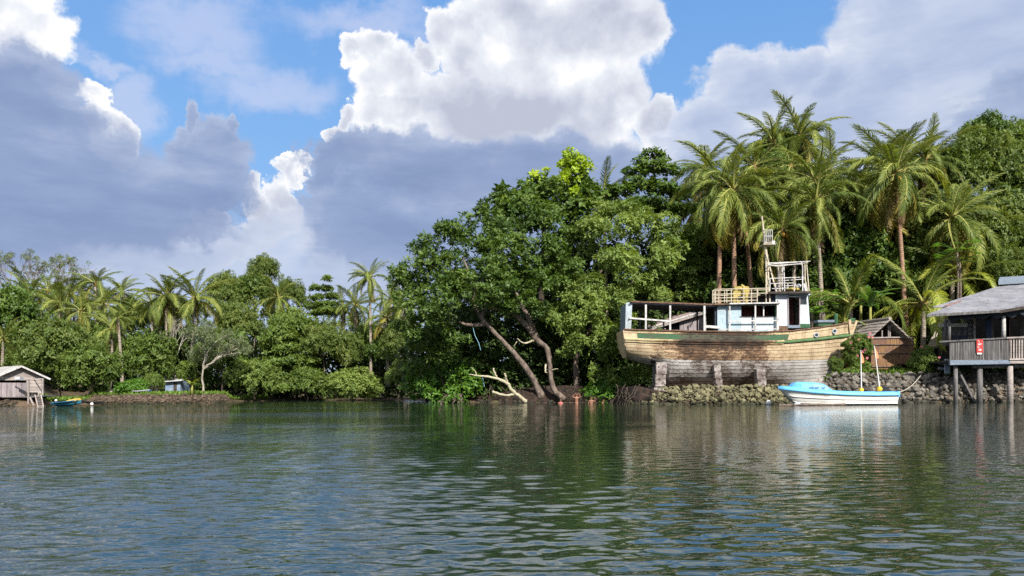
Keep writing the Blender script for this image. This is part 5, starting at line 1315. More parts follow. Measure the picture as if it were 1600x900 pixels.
MB().prism([P(980, 524, 57.4), P(1040, 513, 57.4), P(1045, 509, 59), P(990, 517, 59)], (0, 0, -.05)).build('lean_to_roof', 'tin_rose', shed)

# ================================================================ blue and white motorboat
mbt = empty('motorboat', P(1312, 632, 41.6), 'small white motorboat with sky-blue deck and cuddy moored below the wreck bow', 'boat')
BY = 41.6
def mb_pt(u, w, side=-1):
    # w 0 gunwale .. 1 chine .. 2 keel
    gy = np.interp(u, [0, .1, .3, .55, .8, 1], [607.5, 609.5, 613.5, 616.5, 617.5, 617]); ky = np.interp(u, [0, .05, .12, 1], [621, 631, 635, 634])
    gx = 1216 + u*(1405-1216); foot = np.interp(min(1, w/1.6), [0, 1], [0, 19])*max(0, 1-u*1.2) - 2.5*max(0, u-.9)*10*min(1, w)
    b = 1.0*min(1, (u/.42)**.62) if u > 0 else 0.0
    b *= (1 - .04*max(0, u-.6))
    k = 1 - (.03*w if w <= 1 else .03 + .55*(w-1)**1.6)
    y = gy + (ky-gy)*(w*.78 if w <= 1 else .78+.22*(w-1))
    p = P(gx+foot, y, BY - b*max(.05, k)); p.y = BY + side*b*max(0.03, k); return p
def mb_shell(ws, name, mat, n=30):
    mb = MB()
    for side in (-1, 1):
        n0 = len(mb.v)
        for i in range(n+1):
            for w in ws: mb.v.append(tuple(mb_pt(i/n, w, side)))
        k = len(ws)
        for i in range(n):
            for j in range(k-1):
                a = n0+i*k+j; mb.f.append((a, a+k, a+k+1, a+1) if side < 0 else (a, a+1, a+k+1, a+k))
    return mb
h = mb_shell([0, .25, .5, .75, 1, 1.3, 1.6, 2], 'hull', 'white_hullboat')
h.poly([mb_pt(1, w, -1) for w in (0, .5, 1, 1.5, 2)] + [mb_pt(1, w, 1) for w in (2, 1.5, 1, .5, 0)])
h.build('hull', 'white_hullboat', mbt, smooth=True)
for w, nm in ((.52, 'spray_rail'), (1.02, 'spray_rail')):
    MB().tube([mb_pt(.06+i/30*.94, w) + Vector((0, -.02, 0)) for i in range(31)], .028, 5).build(nm, 'white_hullboat', mbt, smooth=True)
# blue gunwale: thick flared rim
for side in (-1, 1):
    mb = MB(); n = 30
    for i in range(n+1):
        u = i/n; p = mb_pt(u, 0, side); q = p.copy(); s_ = side
        ho = .05; hi = .12
        for (dy, dz) in ((s_*.03, -.05), (s_*.10, -.02), (s_*.07, .05), (0, .17), (-s_*.16, .19), (-s_*.18, .10)):
            mb.v.append((p.x, p.y+dy*(1 if u > .02 else .2), p.z+dz*(1 if .03 < u < 1 else .7)))
    for i in range(n):
        for j in range(5):
            a = i*6+j; mb.f.append((a, a+6, a+7, a+1) if side < 0 else (a, a+1, a+7, a+6))
    mb.build('gunwale', 'blue_gelcoat', mbt, smooth=True)
# foredeck + cuddy
mb = MB(); n = 12
for i in range(n+1):
    u = i/n*.46; a = mb_pt(u, 0, -1); b = mb_pt(u, 0, 1); 
    for t in (0, .25, .5, .75, 1): p = a.lerp(b, t); mb.v.append((p.x, p.y, p.z+.17+.10*math.sin(math.pi*t)*min(1, u*4)))
for i in range(n):
    for j in range(4): a = i*5+j; mb.f.append((a, a+5, a+6, a+1))
mb.build('foredeck', 'blue_gelcoat', mbt, smooth=True)
mb = MB()
prof = [(1237, 606.5), (1239.5, 603), (1245, 598.2), (1252, 597.2), (1270, 597.6), (1284, 599.4), (1290, 602), (1296, 607), (1302, 612.5)]
for (x, y) in prof:
    base = P(x, 612.5, BY); top = P(x, y, BY-.5)
    wd = np.interp(x, [1237, 1250, 1275, 1302], [.30, .52, .68, .72])
    for (sx, sz) in ((-1.18, 0), (-1.0, .85), (-.8, 1.0), (0, 1.06), (.8, 1), (1.0, .85), (1.18, 0)):
        mb.v.append((top.x, BY+sx*wd, base.z + (top.z-base.z)*sz))
for i in range(len(prof)-1):
    for j in range(6): a = i*7+j; mb.f.append((a, a+7, a+8, a+1))
mb.f.append(tuple(range(7))); mb.f.append(tuple((len(prof)-1)*7+j for j in range(6, -1, -1)))
mb.build('cuddy', 'blue_gelcoat', mbt)
mb = MB(); fl = [mb_pt(u, .5, -1) for u in (.4, .6, .8, 1)] + [mb_pt(u, .5, 1) for u in (1, .8, .6, .4)]; mb.poly(fl); mb.build('cockpit_floor', 'white_hullboat', mbt)
MB().beam(mb_pt(.72, .2, -1), mb_pt(.72, .2, 1), .3, .06).build('thwart', 'white_hullboat', mbt)
MB().beam(mb_pt(.995, -.1, -1), mb_pt(.995, -.1, 1), .14, .3).build('transom_top', 'blue_gelcoat', mbt)
def text(body, size, loc, name, mat, parent, rx=math.pi/2, rz=0, ry=0, shear=0.0):
    cu = bpy.data.curves.new(name, 'FONT'); cu.body = body; cu.size = size; cu.extrude = 0.004; cu.shear = shear; cu.offset = size*0.012
    t = bpy.data.objects.new(name+'_source', cu); COL.objects.link(t); bpy.context.view_layer.update()
    me = bpy.data.meshes.new_from_object(t.evaluated_get(bpy.context.evaluated_depsgraph_get())); bpy.data.objects.remove(t); me.materials.clear(); me.materials.append(MAT[mat])
    return put(name, me, parent, Vector(loc)-parent_loc(parent), (rx, ry, rz))
tl_ = P(1264, 607.6, BY-.72); text('ISRAEL 24', .19, (tl_.x, BY-.745, tl_.z), 'lettering', 'dark_print', mbt, rx=R(66), shear=.2, rz=R(-7))
om = empty_ = None
MB().prism([P(1377, 611, 42.2), P(1378, 603.5, 42.2), P(1382, 602, 42.2), P(1389, 607, 42.2), P(1392, 611.5, 42.2)], (0, .35, 0)).build('outboard_cowl', 'black_plastic', mbt)
MB().beam(P(1388, 612, 42.3), P(1405, 628, 42.3), .12).build('outboard_leg', 'black_plastic', mbt)
# dan buoys with flags
def danbuoy(bx, by, tx, ty, r, lab):
    Y = 42.3; e = empty('flag_float', P(bx, by, Y), lab, 'fishing float', 'orange-flagged yellow floats standing in the motorboat')
    MB().ball(P(bx, by, Y), r, 12).build('float', 'yellow_plastic', e, smooth=True)
    MB().tube([P(bx, by, Y), P(tx, ty, Y)], [.035, .018], 6).build('pole', 'white_plastic', e)
    d = (Vector(P(bx, by, Y))-P(tx, ty, Y)).normalized(); t0 = P(tx, ty, Y) + d*.03
    pts = [t0, t0 + d*.35 + Vector((.12, -.04, 0)), t0 + d*.62 + Vector((.20, .03, 0)), t0 + d*.7 + Vector((.1, 0, 0)), t0 + d*.66]
    MB().prism(pts, (0, .012, 0)).build('flag', 'orange_cloth', e)
danbuoy(1346, 609.5, 1345, 547, .125, 'left yellow float with upright white pole and orange flag in the motorboat')
danbuoy(1374.5, 608, 1366, 540, .155, 'right yellow float with tilted white pole and orange flag in the motorboat')
MB().ball(P(1201, 629.5, 43), .155, 12).build('mooring_buoy', 'white_plastic', label='small white ball buoy floating left of the motorboat bow', cat='buoy', loc=P(1201, 629.5, 43), smooth=True)
MB().ball(P(1245.5, 632.8, 40.6), .19, 12, (1, 1, .85)).build('mooring_buoy', 'grey_plastic', label='grey ball buoy floating against the motorboat hull', cat='buoy', loc=P(1245.5, 632.8, 40.6), smooth=True)
bm_ = empty('bamboo_raft', (P(1290, 632, 40.5).x, 40.5, 0.03), 'long brown bamboo poles floating alongside the motorboat', 'raft')
for (a, b, Y, r) in ((1217, 1275, 40.3, .05), (1266, 1322, 40.5, .06), (1300, 1366, 40.7, .05), (1230, 1300, 40.8, .045)):
    pa, pb = P(a, 633, Y), P(b, 633, Y); MB().tube([(pa.x, Y, .03), (pb.x, Y+.1, .05)], r, 8).build('bamboo_pole', 'bark', bm_)
rope_pts = []
a, b = P(1399, 614, 42), P(1440, 585, 46.5)
for i in range(13):
    t = i/12; p = a.lerp(b, t); p.z -= .25*math.sin(math.pi*t); rope_pts.append(p)
MB().tube(rope_pts, .022, 5).build('mooring_rope', 'rope_mat', label='slack pale rope from the motorboat stern up to the stone bank', cat='rope', loc=a)

# ================================================================ thatched hut
hut = empty('thatched_hut', P(1395, 584, 51), 'small hut with woven brown walls and grey thatched roof behind the motorboat', 'hut')
HYW = 50.6
for i, (x0, x1) in enumerate([(1361+k*11.2, 1361+(k+1)*11.2) for k in range(6)]):
    for j, (y0, y1) in enumerate(((528, 538.5), (538.5, 552), (552, 573), (573, 588))):
        a = P(x0+.15, y1-.2, HYW); b = P(x1-.15, y0, HYW); MB().span((a.x, HYW+(j % 2)*.02, a.z), (b.x, HYW+.05+(j % 2)*.02, b.z)).build('woven_panel', 'woven_palm', hut)
for y in (528, 538.5, 552, 573): MB().tube([P(1359, y, HYW-.04), P(1430, y-.3, HYW-.04)], .03, 5).build('batten', 'bark', hut)
MB().tube([P(1362, 528, HYW-.05), P(1418, 527, HYW-.05)], .05, 6).build('sill_pole', 'pale_wood', hut)
MB().span((P(1361, 588, HYW).x, HYW+.1, 1.6), (P(1361, 588, HYW).x+.05, 54.6, P(1361, 527, HYW).z)).build('side_wall', 'woven_palm', hut)
MB().span((P(1428, 588, HYW).x-.05, HYW+.1, 1.6), (P(1428, 588, HYW).x, 54.6, P(1361, 527, HYW).z)).build('side_wall', 'woven_palm', hut)
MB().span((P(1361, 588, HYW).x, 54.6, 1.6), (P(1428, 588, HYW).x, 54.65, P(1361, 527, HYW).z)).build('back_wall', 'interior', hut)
for (x, y) in ((1378, 516), (1388, 505), (1390.5, 504), (1408, 514)): MB().tube([P(x, 528, HYW+.1), P(x, y, HYW+.1)], .05, 6).build('pole', 'pale_wood', hut)
apx = P(1391, 499.5, 50.2)
def roofside(ex, ey, name, nrow=6):
    e0 = P(ex, ey, 50.2); d = e0 - apx; L = 4.6; rn = random.Random(int(ex))
    for k in range(nrow):
        t0 = k/nrow; t1 = (k+1)/nrow + .06
        a = apx + d*t0 + Vector((0, 0, .04)); b = apx + d*t1 + Vector((0, 0, .10))
        back = Vector((-.9, L, 0)) if ex < 1391 else Vector((-.9, L, 0))
        n = 10; mb = MB(); top = []; bot = []
        for i in range(n+1):
            q = back*(i/n); top.append(a+q); bot.append(b + q + d.normalized()*rn.uniform(-.06, .06) + Vector((0, 0, rn.uniform(-.02, .02))))
        mb.v = [tuple(v) for v in top+bot] + [tuple(v-Vector((0, 0, .09))) for v in top+bot]; m2 = 2*(n+1)
        for i in range(n):
            mb.f += [(i, i+1, n+2+i, n+1+i), (m2+i, m2+n+1+i, m2+n+2+i, m2+i+1), (n+1+i, n+2+i, m2+n+2+i, m2+n+1+i)]
        mb.f += [(0, n+1, m2+n+1, m2), (n, m2+n, m2+2*n+1, 2*n+1)]
        mb.build('thatch_course', 'thatch', hut)
roofside(1357, 531, 'l'); roofside(1424, 531, 'r')
MB().tube([apx + Vector((0, 0, .08)), apx + Vector((-.9, 4.6, .08))], .12, 8).build('ridge', 'thatch', hut)
hut2 = empty('thatched_shelter', P(1470, 584, 54), 'low thatched shelter squeezed between the hut and the stilt house', 'hut')
MB().prism([P(1444, 549, 52.5), P(1484, 530, 52.5), P(1484, 512, 54.5), P(1462, 516, 54.5)], (0, 0, -.14)).build('roof', 'thatch', hut2)
MB().span((P(1458, 588, 53.5).x, 53.5, 1.6), (P(1490, 588, 53.5).x, 53.6, P(1458, 545, 53.5).z)).build('wall', 'interior', hut2)
for x in (1456, 1482): MB().tube([P(x, 588, 53), P(x, 543, 53)], .05, 6).build('pole', 'bark', hut2)
MB().ball(P(1380, 587, 49.6), .18, 10, (1.2, 1, 1)).build('plastic_jug', 'black_plastic', label='dark round container on the bank in front of the woven hut', cat='container', loc=P(1380, 587, 49.6), smooth=True)
MB().span(P(1356, 588.5, 49.3), P(1364, 586.2, 49.6)).build('white_plank', 'rail_white', label='short white plank lying on the stones left of the woven hut', cat='plank', loc=P(1360, 587, 49.4))

# ================================================================ stilt house
house = empty('stilt_house', P(1530, 629, 45), 'grey wooden house on stilts over the water with tin roof and slatted veranda', 'house')
def hb_(x0, y0, x1, y1, Y, th, name, mat, par=house): return wbox(x0, y0, x1, y1, Y, th, name, mat, par)
def post(x, yt, yb, Y, r, mat, name='post'): return MB().tube([P(x, yb, Y), P(x+.3, (yt+yb)/2, Y), P(x, yt, Y)], [r*1.1, r, r*.92], 9).build(name, mat, house, smooth=True)
for (x, yt, Y, r, mt) in ((1493, 571, 44.8, .12, 'grey_wood'), (1521, 571, 46.0, .2, 'dark_wood'), (1530.5, 573, 44.9, .165, 'grey_wood'), (1578, 572, 44.7, .165, 'pale_wood'), (1640, 572, 44.7, .165, 'grey_wood'), (1600, 572, 48, .15, 'dark_wood'), (1500, 571, 48.2, .13, 'dark_wood')):
    post(x, yt, 634, Y, r, mt)
MB().beam(P(1498, 580, 45.2), P(1525, 632, 45.2), .11).build('brace', 'grey_wood', house)
MB().beam(P(1483.5, 566.3, 44.5), P(1577, 564.5, 44.5), .14, .3).build('floor_beam', 'blue_wood', house)
MB().beam(P(1577.3, 565, 44.5), P(1700, 563.5, 44.5), .14, .22).build('floor_beam', 'pale_wood', house)
MB().beam(P(1520, 572, 45), P(1700, 570, 45), .2, .24).build('floor_beam', 'grey_wood', house)
MB().beam(P(1483, 572, 48), P(1700, 570, 48), .2, .24).build('floor_beam', 'grey_wood', house)
a = P(1483, 563, 44.6); MB().span((a.x, 44.6, a.z-.1), (a.x+6.8, 52, a.z)).build('floor', 'dark_wood', house)
for i in range(38):   # thick close-set slats
    x = 1484 + i*2.47; rn = random.Random(i); 
    MB().prism([P(x, 562.5, 44.42), P(x+rn.uniform(1.7, 2.25), 562.5, 44.42), P(x+rn.uniform(1.6, 2.2), 532.6-(x-1484)*.04+rn.uniform(-.6, .8), 44.42), P(x+rn.uniform(-.1, .3), 532.8-(x-1484)*.04+rn.uniform(-.6, .8), 44.42)], (0, .04, 0)).build('baluster', 'grey_wood', house)
for i in range(24):   # open white balusters
    x = 1579.5 + i*4.3; MB().beam(P(x, 562, 44.45), P(x, 528, 44.45), .075, .05).build('baluster', 'pale_wood', house)
MB().beam(P(1467, 534, 44.4), P(1577, 528, 44.4), .12, .09).build('handrail', 'grey_wood', house)
MB().beam(P(1572, 528, 44.38), P(1700, 523, 44.38), .12, .09).build('handrail', 'pale_wood', house)
MB().beam(P(1577, 561.5, 44.4), P(1700, 559.5, 44.4), .08, .09).build('lower_rail', 'pale_wood', house)
# walls behind the veranda
for i in range(8):
    x0 = 1473 + i*5.6; hb_(x0, 508, x0+5.3, 540, 47.0+.01*(i % 2), .05, 'wall_plank', 'grey_wood')
hb_(1468, 505, 1512, 511, 46.9, .08, 'tin_strip', 'tin_pale'); hb_(1487, 524, 1513, 540, 46.95, .03, 'dark_panel', 'tarp')
hb_(1511, 500, 1522, 540, 47.0, .05, 'wall_plank', 'grey_wood'); 
for y in (505, 512, 519, 526): hb_(1512, y, 1521, y+4.6, 46.93, .04, 'shelf_board', 'grey_wood')
MB().beam(P(1522.5, 497, 46.9), P(1522.5, 562, 46.9), .10).build('door_post', 'pale_wood', house)
MB().beam(P(1549, 497, 46.9), P(1549, 562, 46.9), .14).build('door_post', 'grey_wood', house)
hb_(1549, 497, 1553, 562, 47, .05, 'wall_plank', 'grey_wood'); hb_(1566, 495, 1577, 562, 47, .05, 'wall_plank', 'interior'); hb_(1572, 495, 1578, 562, 47, .05, 'wall_plank', 'red_board')
hb_(1594, 490, 1720, 562, 47.2, .05, 'wall_board', 'dark_wood'); hb_(1522, 490, 1600, 500, 47.1, .05, 'wall_head', 'dark_wood')
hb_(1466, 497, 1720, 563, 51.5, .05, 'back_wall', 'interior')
for k in range(6):
    a = P(1540+k*1.6, 501, 46.8); mb = MB(); mb.tube([P(1540+k*1.6, 499, 46.85), P(1541+k*1.4, 515, 46.8), P(1543+k*1.3, 532, 46.85)], [.05, .045, .04], 6).build('curtain_fold', 'curtain', house)
post(1568, 494, 529, 44.7, .11, 'rail_white', 'veranda_post'); post(1483, 500, 532, 44.7, .08, 'grey_wood', 'veranda_post'); post(1477, 498, 534, 46.5, .08, 'grey_wood', 'veranda_post'); post(1640, 485, 530, 44.7, .11, 'rail_white', 'veranda_post')
hb_(1508, 538, 1546, 540, 46.6, .3, 'bench_top', 'pale_wood')
# roof
E0, E1, R0_, R1_ = P(1448, 491.5, 43.9), P(1562, 484.5, 43.9), P(1567, 447.5, 49.5), P(1690, 438, 49.5)
E2 = P(1700, 462, 45.5)
def sheets(A, B, C_, D, n, name, mat, par, over=.02):
    """roof sheets side by side between eave A-B and ridge D-C_, each with ribs"""
    for i in range(n):
        t0, t1 = i/n, (i+1)/n
        p = [A.lerp(B, t0), A.lerp(B, min(1, t1+.006)), D.lerp(C_, min(1, t1+.006)), D.lerp(C_, t0)]
        mb = MB(); rib = 4; dz = .012*(i % 2)
        for r in range(rib*2+1):
            s_ = r/(rib*2); h_ = .03 if r % 2 else 0
            a = p[0].lerp(p[1], s_) + Vector((0, 0, h_+dz)); b = p[3].lerp(p[2], s_) + Vector((0, 0, h_+dz)); mb.v += [tuple(a), tuple(b)]
        for r in range(rib*2): mb.f.append((2*r, 2*r+2, 2*r+3, 2*r+1))
        k = len(mb.v); mb.v += [(v[0], v[1], v[2]-.03) for v in mb.v[:k]]
        for r in range(rib*2): mb.f.append((k+2*r, k+2*r+1, k+2*r+3, k+2*r+2)); mb.f.append((2*r, k+2*r, k+2*r+2, 2*r+2))
        mb.build(name, mat, par)
sheets(E0, E1, P(1640, 442, 49.5), P(1566, 447.5, 49.5), 8, 'roof_sheet', 'tin_grey', house)
sheets(E1, E2, P(1740, 436, 49.5), P(1640, 442, 49.5), 6, 'roof_sheet', 'tin_grey', house)
sheets(P(1456, 480, 47), P(1490, 482, 46.5), P(1567, 448, 49.6), P(1556, 449, 51), 3, 'roof_sheet', 'tin_grey', house)
MB().prism([P(1474, 478.5, 46.6), P(1500, 480.5, 46.3), P(1518, 471.5, 47.2), P(1500, 470.5, 47.6)], (0, 0, .03)).build('rusty_sheet', 'tin_rust', house)
MB().beam(E0 - Vector((0, 0, .07)), E1 - Vector((0, 0, .07)), .06, .14).build('fascia', 'grey_wood', house)
MB().beam(E1 - Vector((0, 0, .09)), E2 - Vector((0, 0, .09)), .06, .16).build('fascia', 'dark_wood', house)
MB().prism([P(1560, 439, 51), P(1700, 431, 51), P(1700, 425, 53), P(1562, 433, 53)], (0, 0, -.25)).build('upper_roof', 'blue_wood', house)
hb_(1568, 441, 1700, 449, 51.2, .05, 'clerestory', 'interior')
# sagging tarp under the eave
rn = random.Random(3)
for (x0, x1) in ((1481, 1500), (1500, 1523), (1523, 1547), (1547, 1568), (1570, 1592), (1592, 1616), (1616, 1640)):
    mb = MB(); n = 8
    for i in range(n+1):
        t = i/n; x = x0+(x1-x0)*t; yt = 494-(x-1480)*.07; s_ = 4+5.5*math.sin(math.pi*t)+rn.uniform(-.6, .6)
        mb.v += [tuple(P(x, yt, 44.75)), tuple(P(x, yt+s_*.6, 44.6)), tuple(P(x, yt+s_, 44.72))]
    for i in range(n):
        for j in range(2): a = i*3+j; mb.f.append((a, a+1, a+4, a+3))
    mb.build('tarp_edge', 'tarp', house, smooth=True)
MB().prism([P(1480, 492, 45.2), P(1600, 484, 45.2), P(1600, 488, 50), P(1480, 494, 50)], (0, 0, -.03)).build('ceiling', 'interior', house)
for (x0, y0, x1, y1) in ((1466, 567, 1484, 570), (1466, 575, 1484, 578)): MB().beam(P(x0, y0, 46), P(x1, y1, 46), .05, .14).build('step_rail', 'blue_wood', house)
MB().beam(P(1480, 561, 45.5), P(1480, 584, 45.5), .3, .1).build('blue_board', 'blue_wood', house)
# red notice
sg = empty('red_notice', P(1531, 552, 44.3), 'small red sign with pale lettering hung on the veranda slats', 'sign')
wbox(1526, 530, 1536, 551, 44.34, .02, 'board', 'red_print', sg)
wbox(1527, 551.2, 1534, 553.6, 44.34, .015, 'paper', 'white_plastic', sg)
for (x0, y0, x1, y1) in ((1528, 532.2, 1529.8, 533.2), (1529.8, 533.2, 1530.4, 535.5), (1528, 536.8, 1534.2, 538.0), (1528, 538.1, 1532, 539.0), (1527.7, 540.5, 1528.6, 543), (1528.6, 542.6, 1530, 543.6), (1530, 540.4, 1530.8, 541.2), (1529, 545.2, 1533.8, 546.3), (1529, 546.7, 1533.8, 547.8)):
    wbox(x0, y0, x1, y1, 44.325, .012, 'lettering', 'pink_print', sg)

# ================================================================ left hut
lh = empty('shore_hut', P(30, 622, 53.6), 'small weathered plank hut with pale tin gable roof at the far left waterside', 'hut')
FI = R(48); nx, ny = math.sin(FI), -math.cos(FI)     # gable front normal
gx, gy = math.cos(FI), math.sin(FI)                  # to the right along the gable
c0 = P(31, 620, 53.4); fz = P(30, 620, 53.4).z; ez = P(30, 589, 53.4).z; az_ = P(33, 573.5, 53.4).z
HW = 1.38
def L(a, b, z): return Vector((c0.x + gx*a - nx*b, c0.y + gy*a - ny*b, z))   # a right, b back
nb = 9
for i in range(nb):   # horizontal boards of the gable wall
    z0 = fz + (az_-fz)*i/nb; z1 = fz + (az_-fz)*(i+1)/nb - .015
    def hw(z): return HW if z <= ez else HW*(1-(z-ez)/(az_-ez))
    lo = -HW if z0 > fz+.95 else .42
    MB().prism([L(max(lo, -hw(z0)), 0, z0), L(hw(z0), 0, z0), L(hw(z1), 0, z1), L(max(lo, -hw(z1)), 0, z1)], (nx*-.04, ny*-.04, 0)).build('wall_board', 'pale_wood', lh)
for i in range(6): MB().prism([L(-HW+i*.3, -.02, fz), L(-HW+i*.3+.28, -.02, fz), L(-HW+i*.3+.28, -.02, fz+.98), L(-HW+i*.3, -.02, fz+.98)], (nx*-.04, ny*-.04, 0)).build('door_board', 'mauve_wood', lh)
for i in range(10): MB().prism([L(-HW, i*.42, fz), L(-HW, i*.42+.40, fz), L(-HW, i*.42+.40, ez), L(-HW, i*.42, ez)], (gx*.04, gy*.04, 0)).build('side_board', 'mauve_wood', lh)
MB().prism([L(HW, 0, fz), L(HW, 4.2, fz), L(HW, 4.2, ez), L(HW, 0, ez)], (gx*-.04, gy*-.04, 0)).build('side_wall', 'pale_wood', lh)
MB().prism([L(-HW, 4.2, fz), L(HW, 4.2, fz), L(HW, 4.2, ez), L(-HW, 4.2, ez)], (nx*.04, ny*.04, 0)).build('back_wall', 'pale_wood', lh)
k_ = (az_-ez)/HW
for sgn in (-1, 1):
    eo = HW+.42; sheets(L(sgn*eo, -.35, ez-.42*k_+.08), L(sgn*eo, 4.6, ez-.42*k_+.08), L(0, 4.6, az_+.08), L(0, -.35, az_+.08), 5, 'roof_sheet', 'tin_pale', lh)
    MB().beam(L(sgn*eo, -.38, ez-.42*k_+.05), L(0, -.38, az_+.05), .05, .12).build('barge_board', 'rail_white', lh)
MB().span(P(-14, 621.5, 52.6), (P(53, 620, 52.6).x, 54.5, fz)).build('floor', 'grey_wood', lh)
# landing deck with frame and ladder
MB().prism([P(20, 620, 53.0), P(68.5, 617.5, 52.4), P(68.5, 617.5, 52.4)+Vector((0, 1.5, 0)), P(20, 620, 53.0)+Vector((0, 1.2, 0))], (0, 0, -.08)).build('landing', 'grey_wood', lh)
for (x, yt, yb, Y) in ((44.5, 592, 636, 52.6), (67, 592, 617, 52.5), (46, 618, 636, 53.4), (66, 618, 635, 53.6)): MB().beam(P(x, yt, Y), P(x, yb, Y), .09).build('post', 'pale_wood', lh)
MB().beam(P(20, 593.5, 52.6), P(67.5, 592, 52.5), .06).build('frame_beam', 'pale_wood', lh); MB().beam(P(52, 591, 54), P(67.5, 592, 52.5), .05).build('frame_beam', 'pale_wood', lh)
MB().beam(P(47, 621, 52.5), P(53, 634, 52.5), .08).build('brace', 'pale_wood', lh)
wbox(23, 588.5, 31, 593, 52.3, .03, 'awning_board', 'shed_white', lh); wbox(31, 590, 36, 593.5, 52.25, .03, 'awning_board', 'blue_wood', lh)
wbox(39, 613, 52, 618, 53.1, .5, 'bench', 'dark_wood', lh)
ld = empty('wooden_ladder', P(62, 635, 52), 'wooden ladder leading from the left hut landing into the water', 'ladder')
MB().beam(P(54.5, 617, 52.2), P(59.5, 637, 51.7), .06).build('side_rail', 'pale_wood', ld); MB().beam(P(64, 617, 52.2), P(68, 637, 51.7), .06).build('side_rail', 'pale_wood', ld)
for i in range(6): y = 619+i*3; MB().beam(P(54.8+i*.75, y, 52.15-i*.07), P(64.2+i*.6, y, 52.15-i*.07), .09, .04).build('rung', 'pale_wood', ld)

# ================================================================ left bank boats, bench, sheds
def canoe(x0, x1, ytop, ybot, Y, beam, mat, root, rise=1.5, tilt=0.0, fl=.35, name='hull', inner='dark_wood'):
    mb = MB(); n = 14
    for i in range(n+1):
        u = i/n; x = x0+(x1-x0)*u; e = abs(2*u-1)**2.2; b = beam*(1-e*.97)/2
        zt = P(x, ytop - rise*e + tilt*(u-.5), Y).z; zb = P(x, ybot - (ybot-ytop)*.6*e + tilt*(u-.5), Y).z; X = P(x, ytop, Y).x
        for (s_, w) in ((-1, 0), (-.85, .55), (-.35, 1), (.35, 1), (.85, .55), (1, 0)): mb.v.append((X, Y+s_*b, zt+(zb-zt)*w))
    for i in range(n):
        for j in range(5): a = i*6+j; mb.f.append((a, a+1, a+7, a+6))
    mb.build(name, mat, root, smooth=True)
    t = MB()
    for s_ in (-1, 1): t.tube([(P(x0+(x1-x0)*i/n, ytop - rise*abs(2*i/n-1)**2.2 + tilt*(i/n-.5), Y).x, Y+s_*beam*(1-abs(2*i/n-1)**2.2*.97)/2, P(x0+(x1-x0)*i/n, ytop - rise*abs(2*i/n-1)**2.2 + tilt*(i/n-.5), Y).z) for i in range(n+1)], .03, 5)
    t.build('gunwale', mat, root)
cb = empty('blue_canoe', P(104, 633, 52.6), 'blue canoe with a yellow cover lying beside the left hut landing', 'canoe')
canoe(80, 127, 629, 634.6, 52.6, .8, 'cyan_paint', cb, 1.2, -2.5)
canoe(84, 121, 628, 630.5, 52.4, .7, 'navy_paint', cb, 1.0, -4, name='painted_side')
MB().prism([P(101, 628.5, 52.2), P(105, 625.4, 52.5), P(111, 624, 52.6), P(118, 622.5, 52.6), P(120.5, 624.8, 52.4), P(118, 626.5, 52.2)], (0, .55, .02)).build('yellow_cover', 'yellow_tarp', cb)
dc = empty('dark_canoe', P(146, 630, 56), 'dark low canoe drawn up at the left end of the stone wall', 'canoe'); canoe(131, 163, 627.5, 631, 56, .7, 'dark_wood', dc, 1.4)
dc = empty('dark_canoe', P(122, 627, 57), 'dark canoe bow resting ashore behind the yellow-covered canoe', 'canoe'); canoe(112, 136, 625, 629, 57.5, .7, 'dark_wood', dc, 1.8, 2)
MB().ball(P(87.5, 625.8, 52.8), .09, 10).build('mooring_buoy', 'white_plastic', label='tiny pale ball buoy just above the blue canoe', cat='buoy', loc=P(87.5, 625.8, 52.8), smooth=True)
MB().ball(P(143.6, 631.3, 53), .11, 10).build('mooring_buoy', 'white_plastic', label='tiny white ball buoy in front of the dark low canoe', cat='buoy', loc=P(143.6, 631.3, 53), smooth=True)
gd = empty('grey_dinghy', P(218, 618, 61), 'grey dinghy with dark outboard pulled up behind the left stone wall', 'dinghy')
canoe(203, 236, 612, 618, 61, 1.0, 'navy_paint', gd, 1.5, -1.5); canoe(205, 233, 611, 613.5, 60.8, .95, 'grey_plastic', gd, 1.4, -1.5, name='upper_side')
wbox(203.5, 607.5, 209, 612, 61, .3, 'outboard_cowl', 'black_plastic', gd)
bn = empty('wooden_bench', P(176, 618, 61.2), 'brown wooden bench on the grass above the left stone wall', 'bench')
for y in (609.5, 612): MB().beam(P(168, y, 61.4), P(184.5, y, 61.4), .04, .09).build('back_slat', 'pale_wood', bn)
MB().beam(P(168, 614.5, 61.2), P(184.5, 614.5, 61.2), .3, .05).build('seat', 'pale_wood', bn)
for x in (169, 183.5): MB().beam(P(x, 609, 61.4), P(x, 618, 61.4), .06).build('leg', 'grey_wood', bn); MB().beam(P(x, 614.5, 61.1), P(x, 618, 61.1), .06).build('leg', 'grey_wood', bn)
ws = empty('white_roofed_shed', P(222, 606, 67), 'small white-roofed shed half hidden by leaves behind the grey dinghy', 'shed')
MB().prism([P(212, 598.5, 66.5), P(232, 598.5, 66.5), P(229, 593.5, 69), P(218, 593.5, 69)], (0, 0, -.05)).build('roof', 'shed_white', ws)
MB().span((P(215, 612, 67).x, 67, .6), (P(230, 612, 67).x, 69, P(215, 598.5, 67).z)).build('wall', 'grey_wood', ws)
bs_ = empty('blue_shed', P(268, 606, 68), 'pale blue walled shed among the trees behind the left stone wall', 'shed')
MB().span((P(258, 612, 68).x, 68, .6), (P(282, 612, 68).x, 70, P(258, 595, 68).z)).build('wall', 'shed_blue', bs_)
MB().prism([P(256, 596, 67.6), P(286, 594, 67.6), P(283, 590.5, 70.5), P(260, 591.5, 70.5)], (0, 0, -.05)).build('roof', 'shed_white', bs_)
wbox(271, 598, 276, 612, 67.95, .04, 'door', 'dark_wood', bs_)

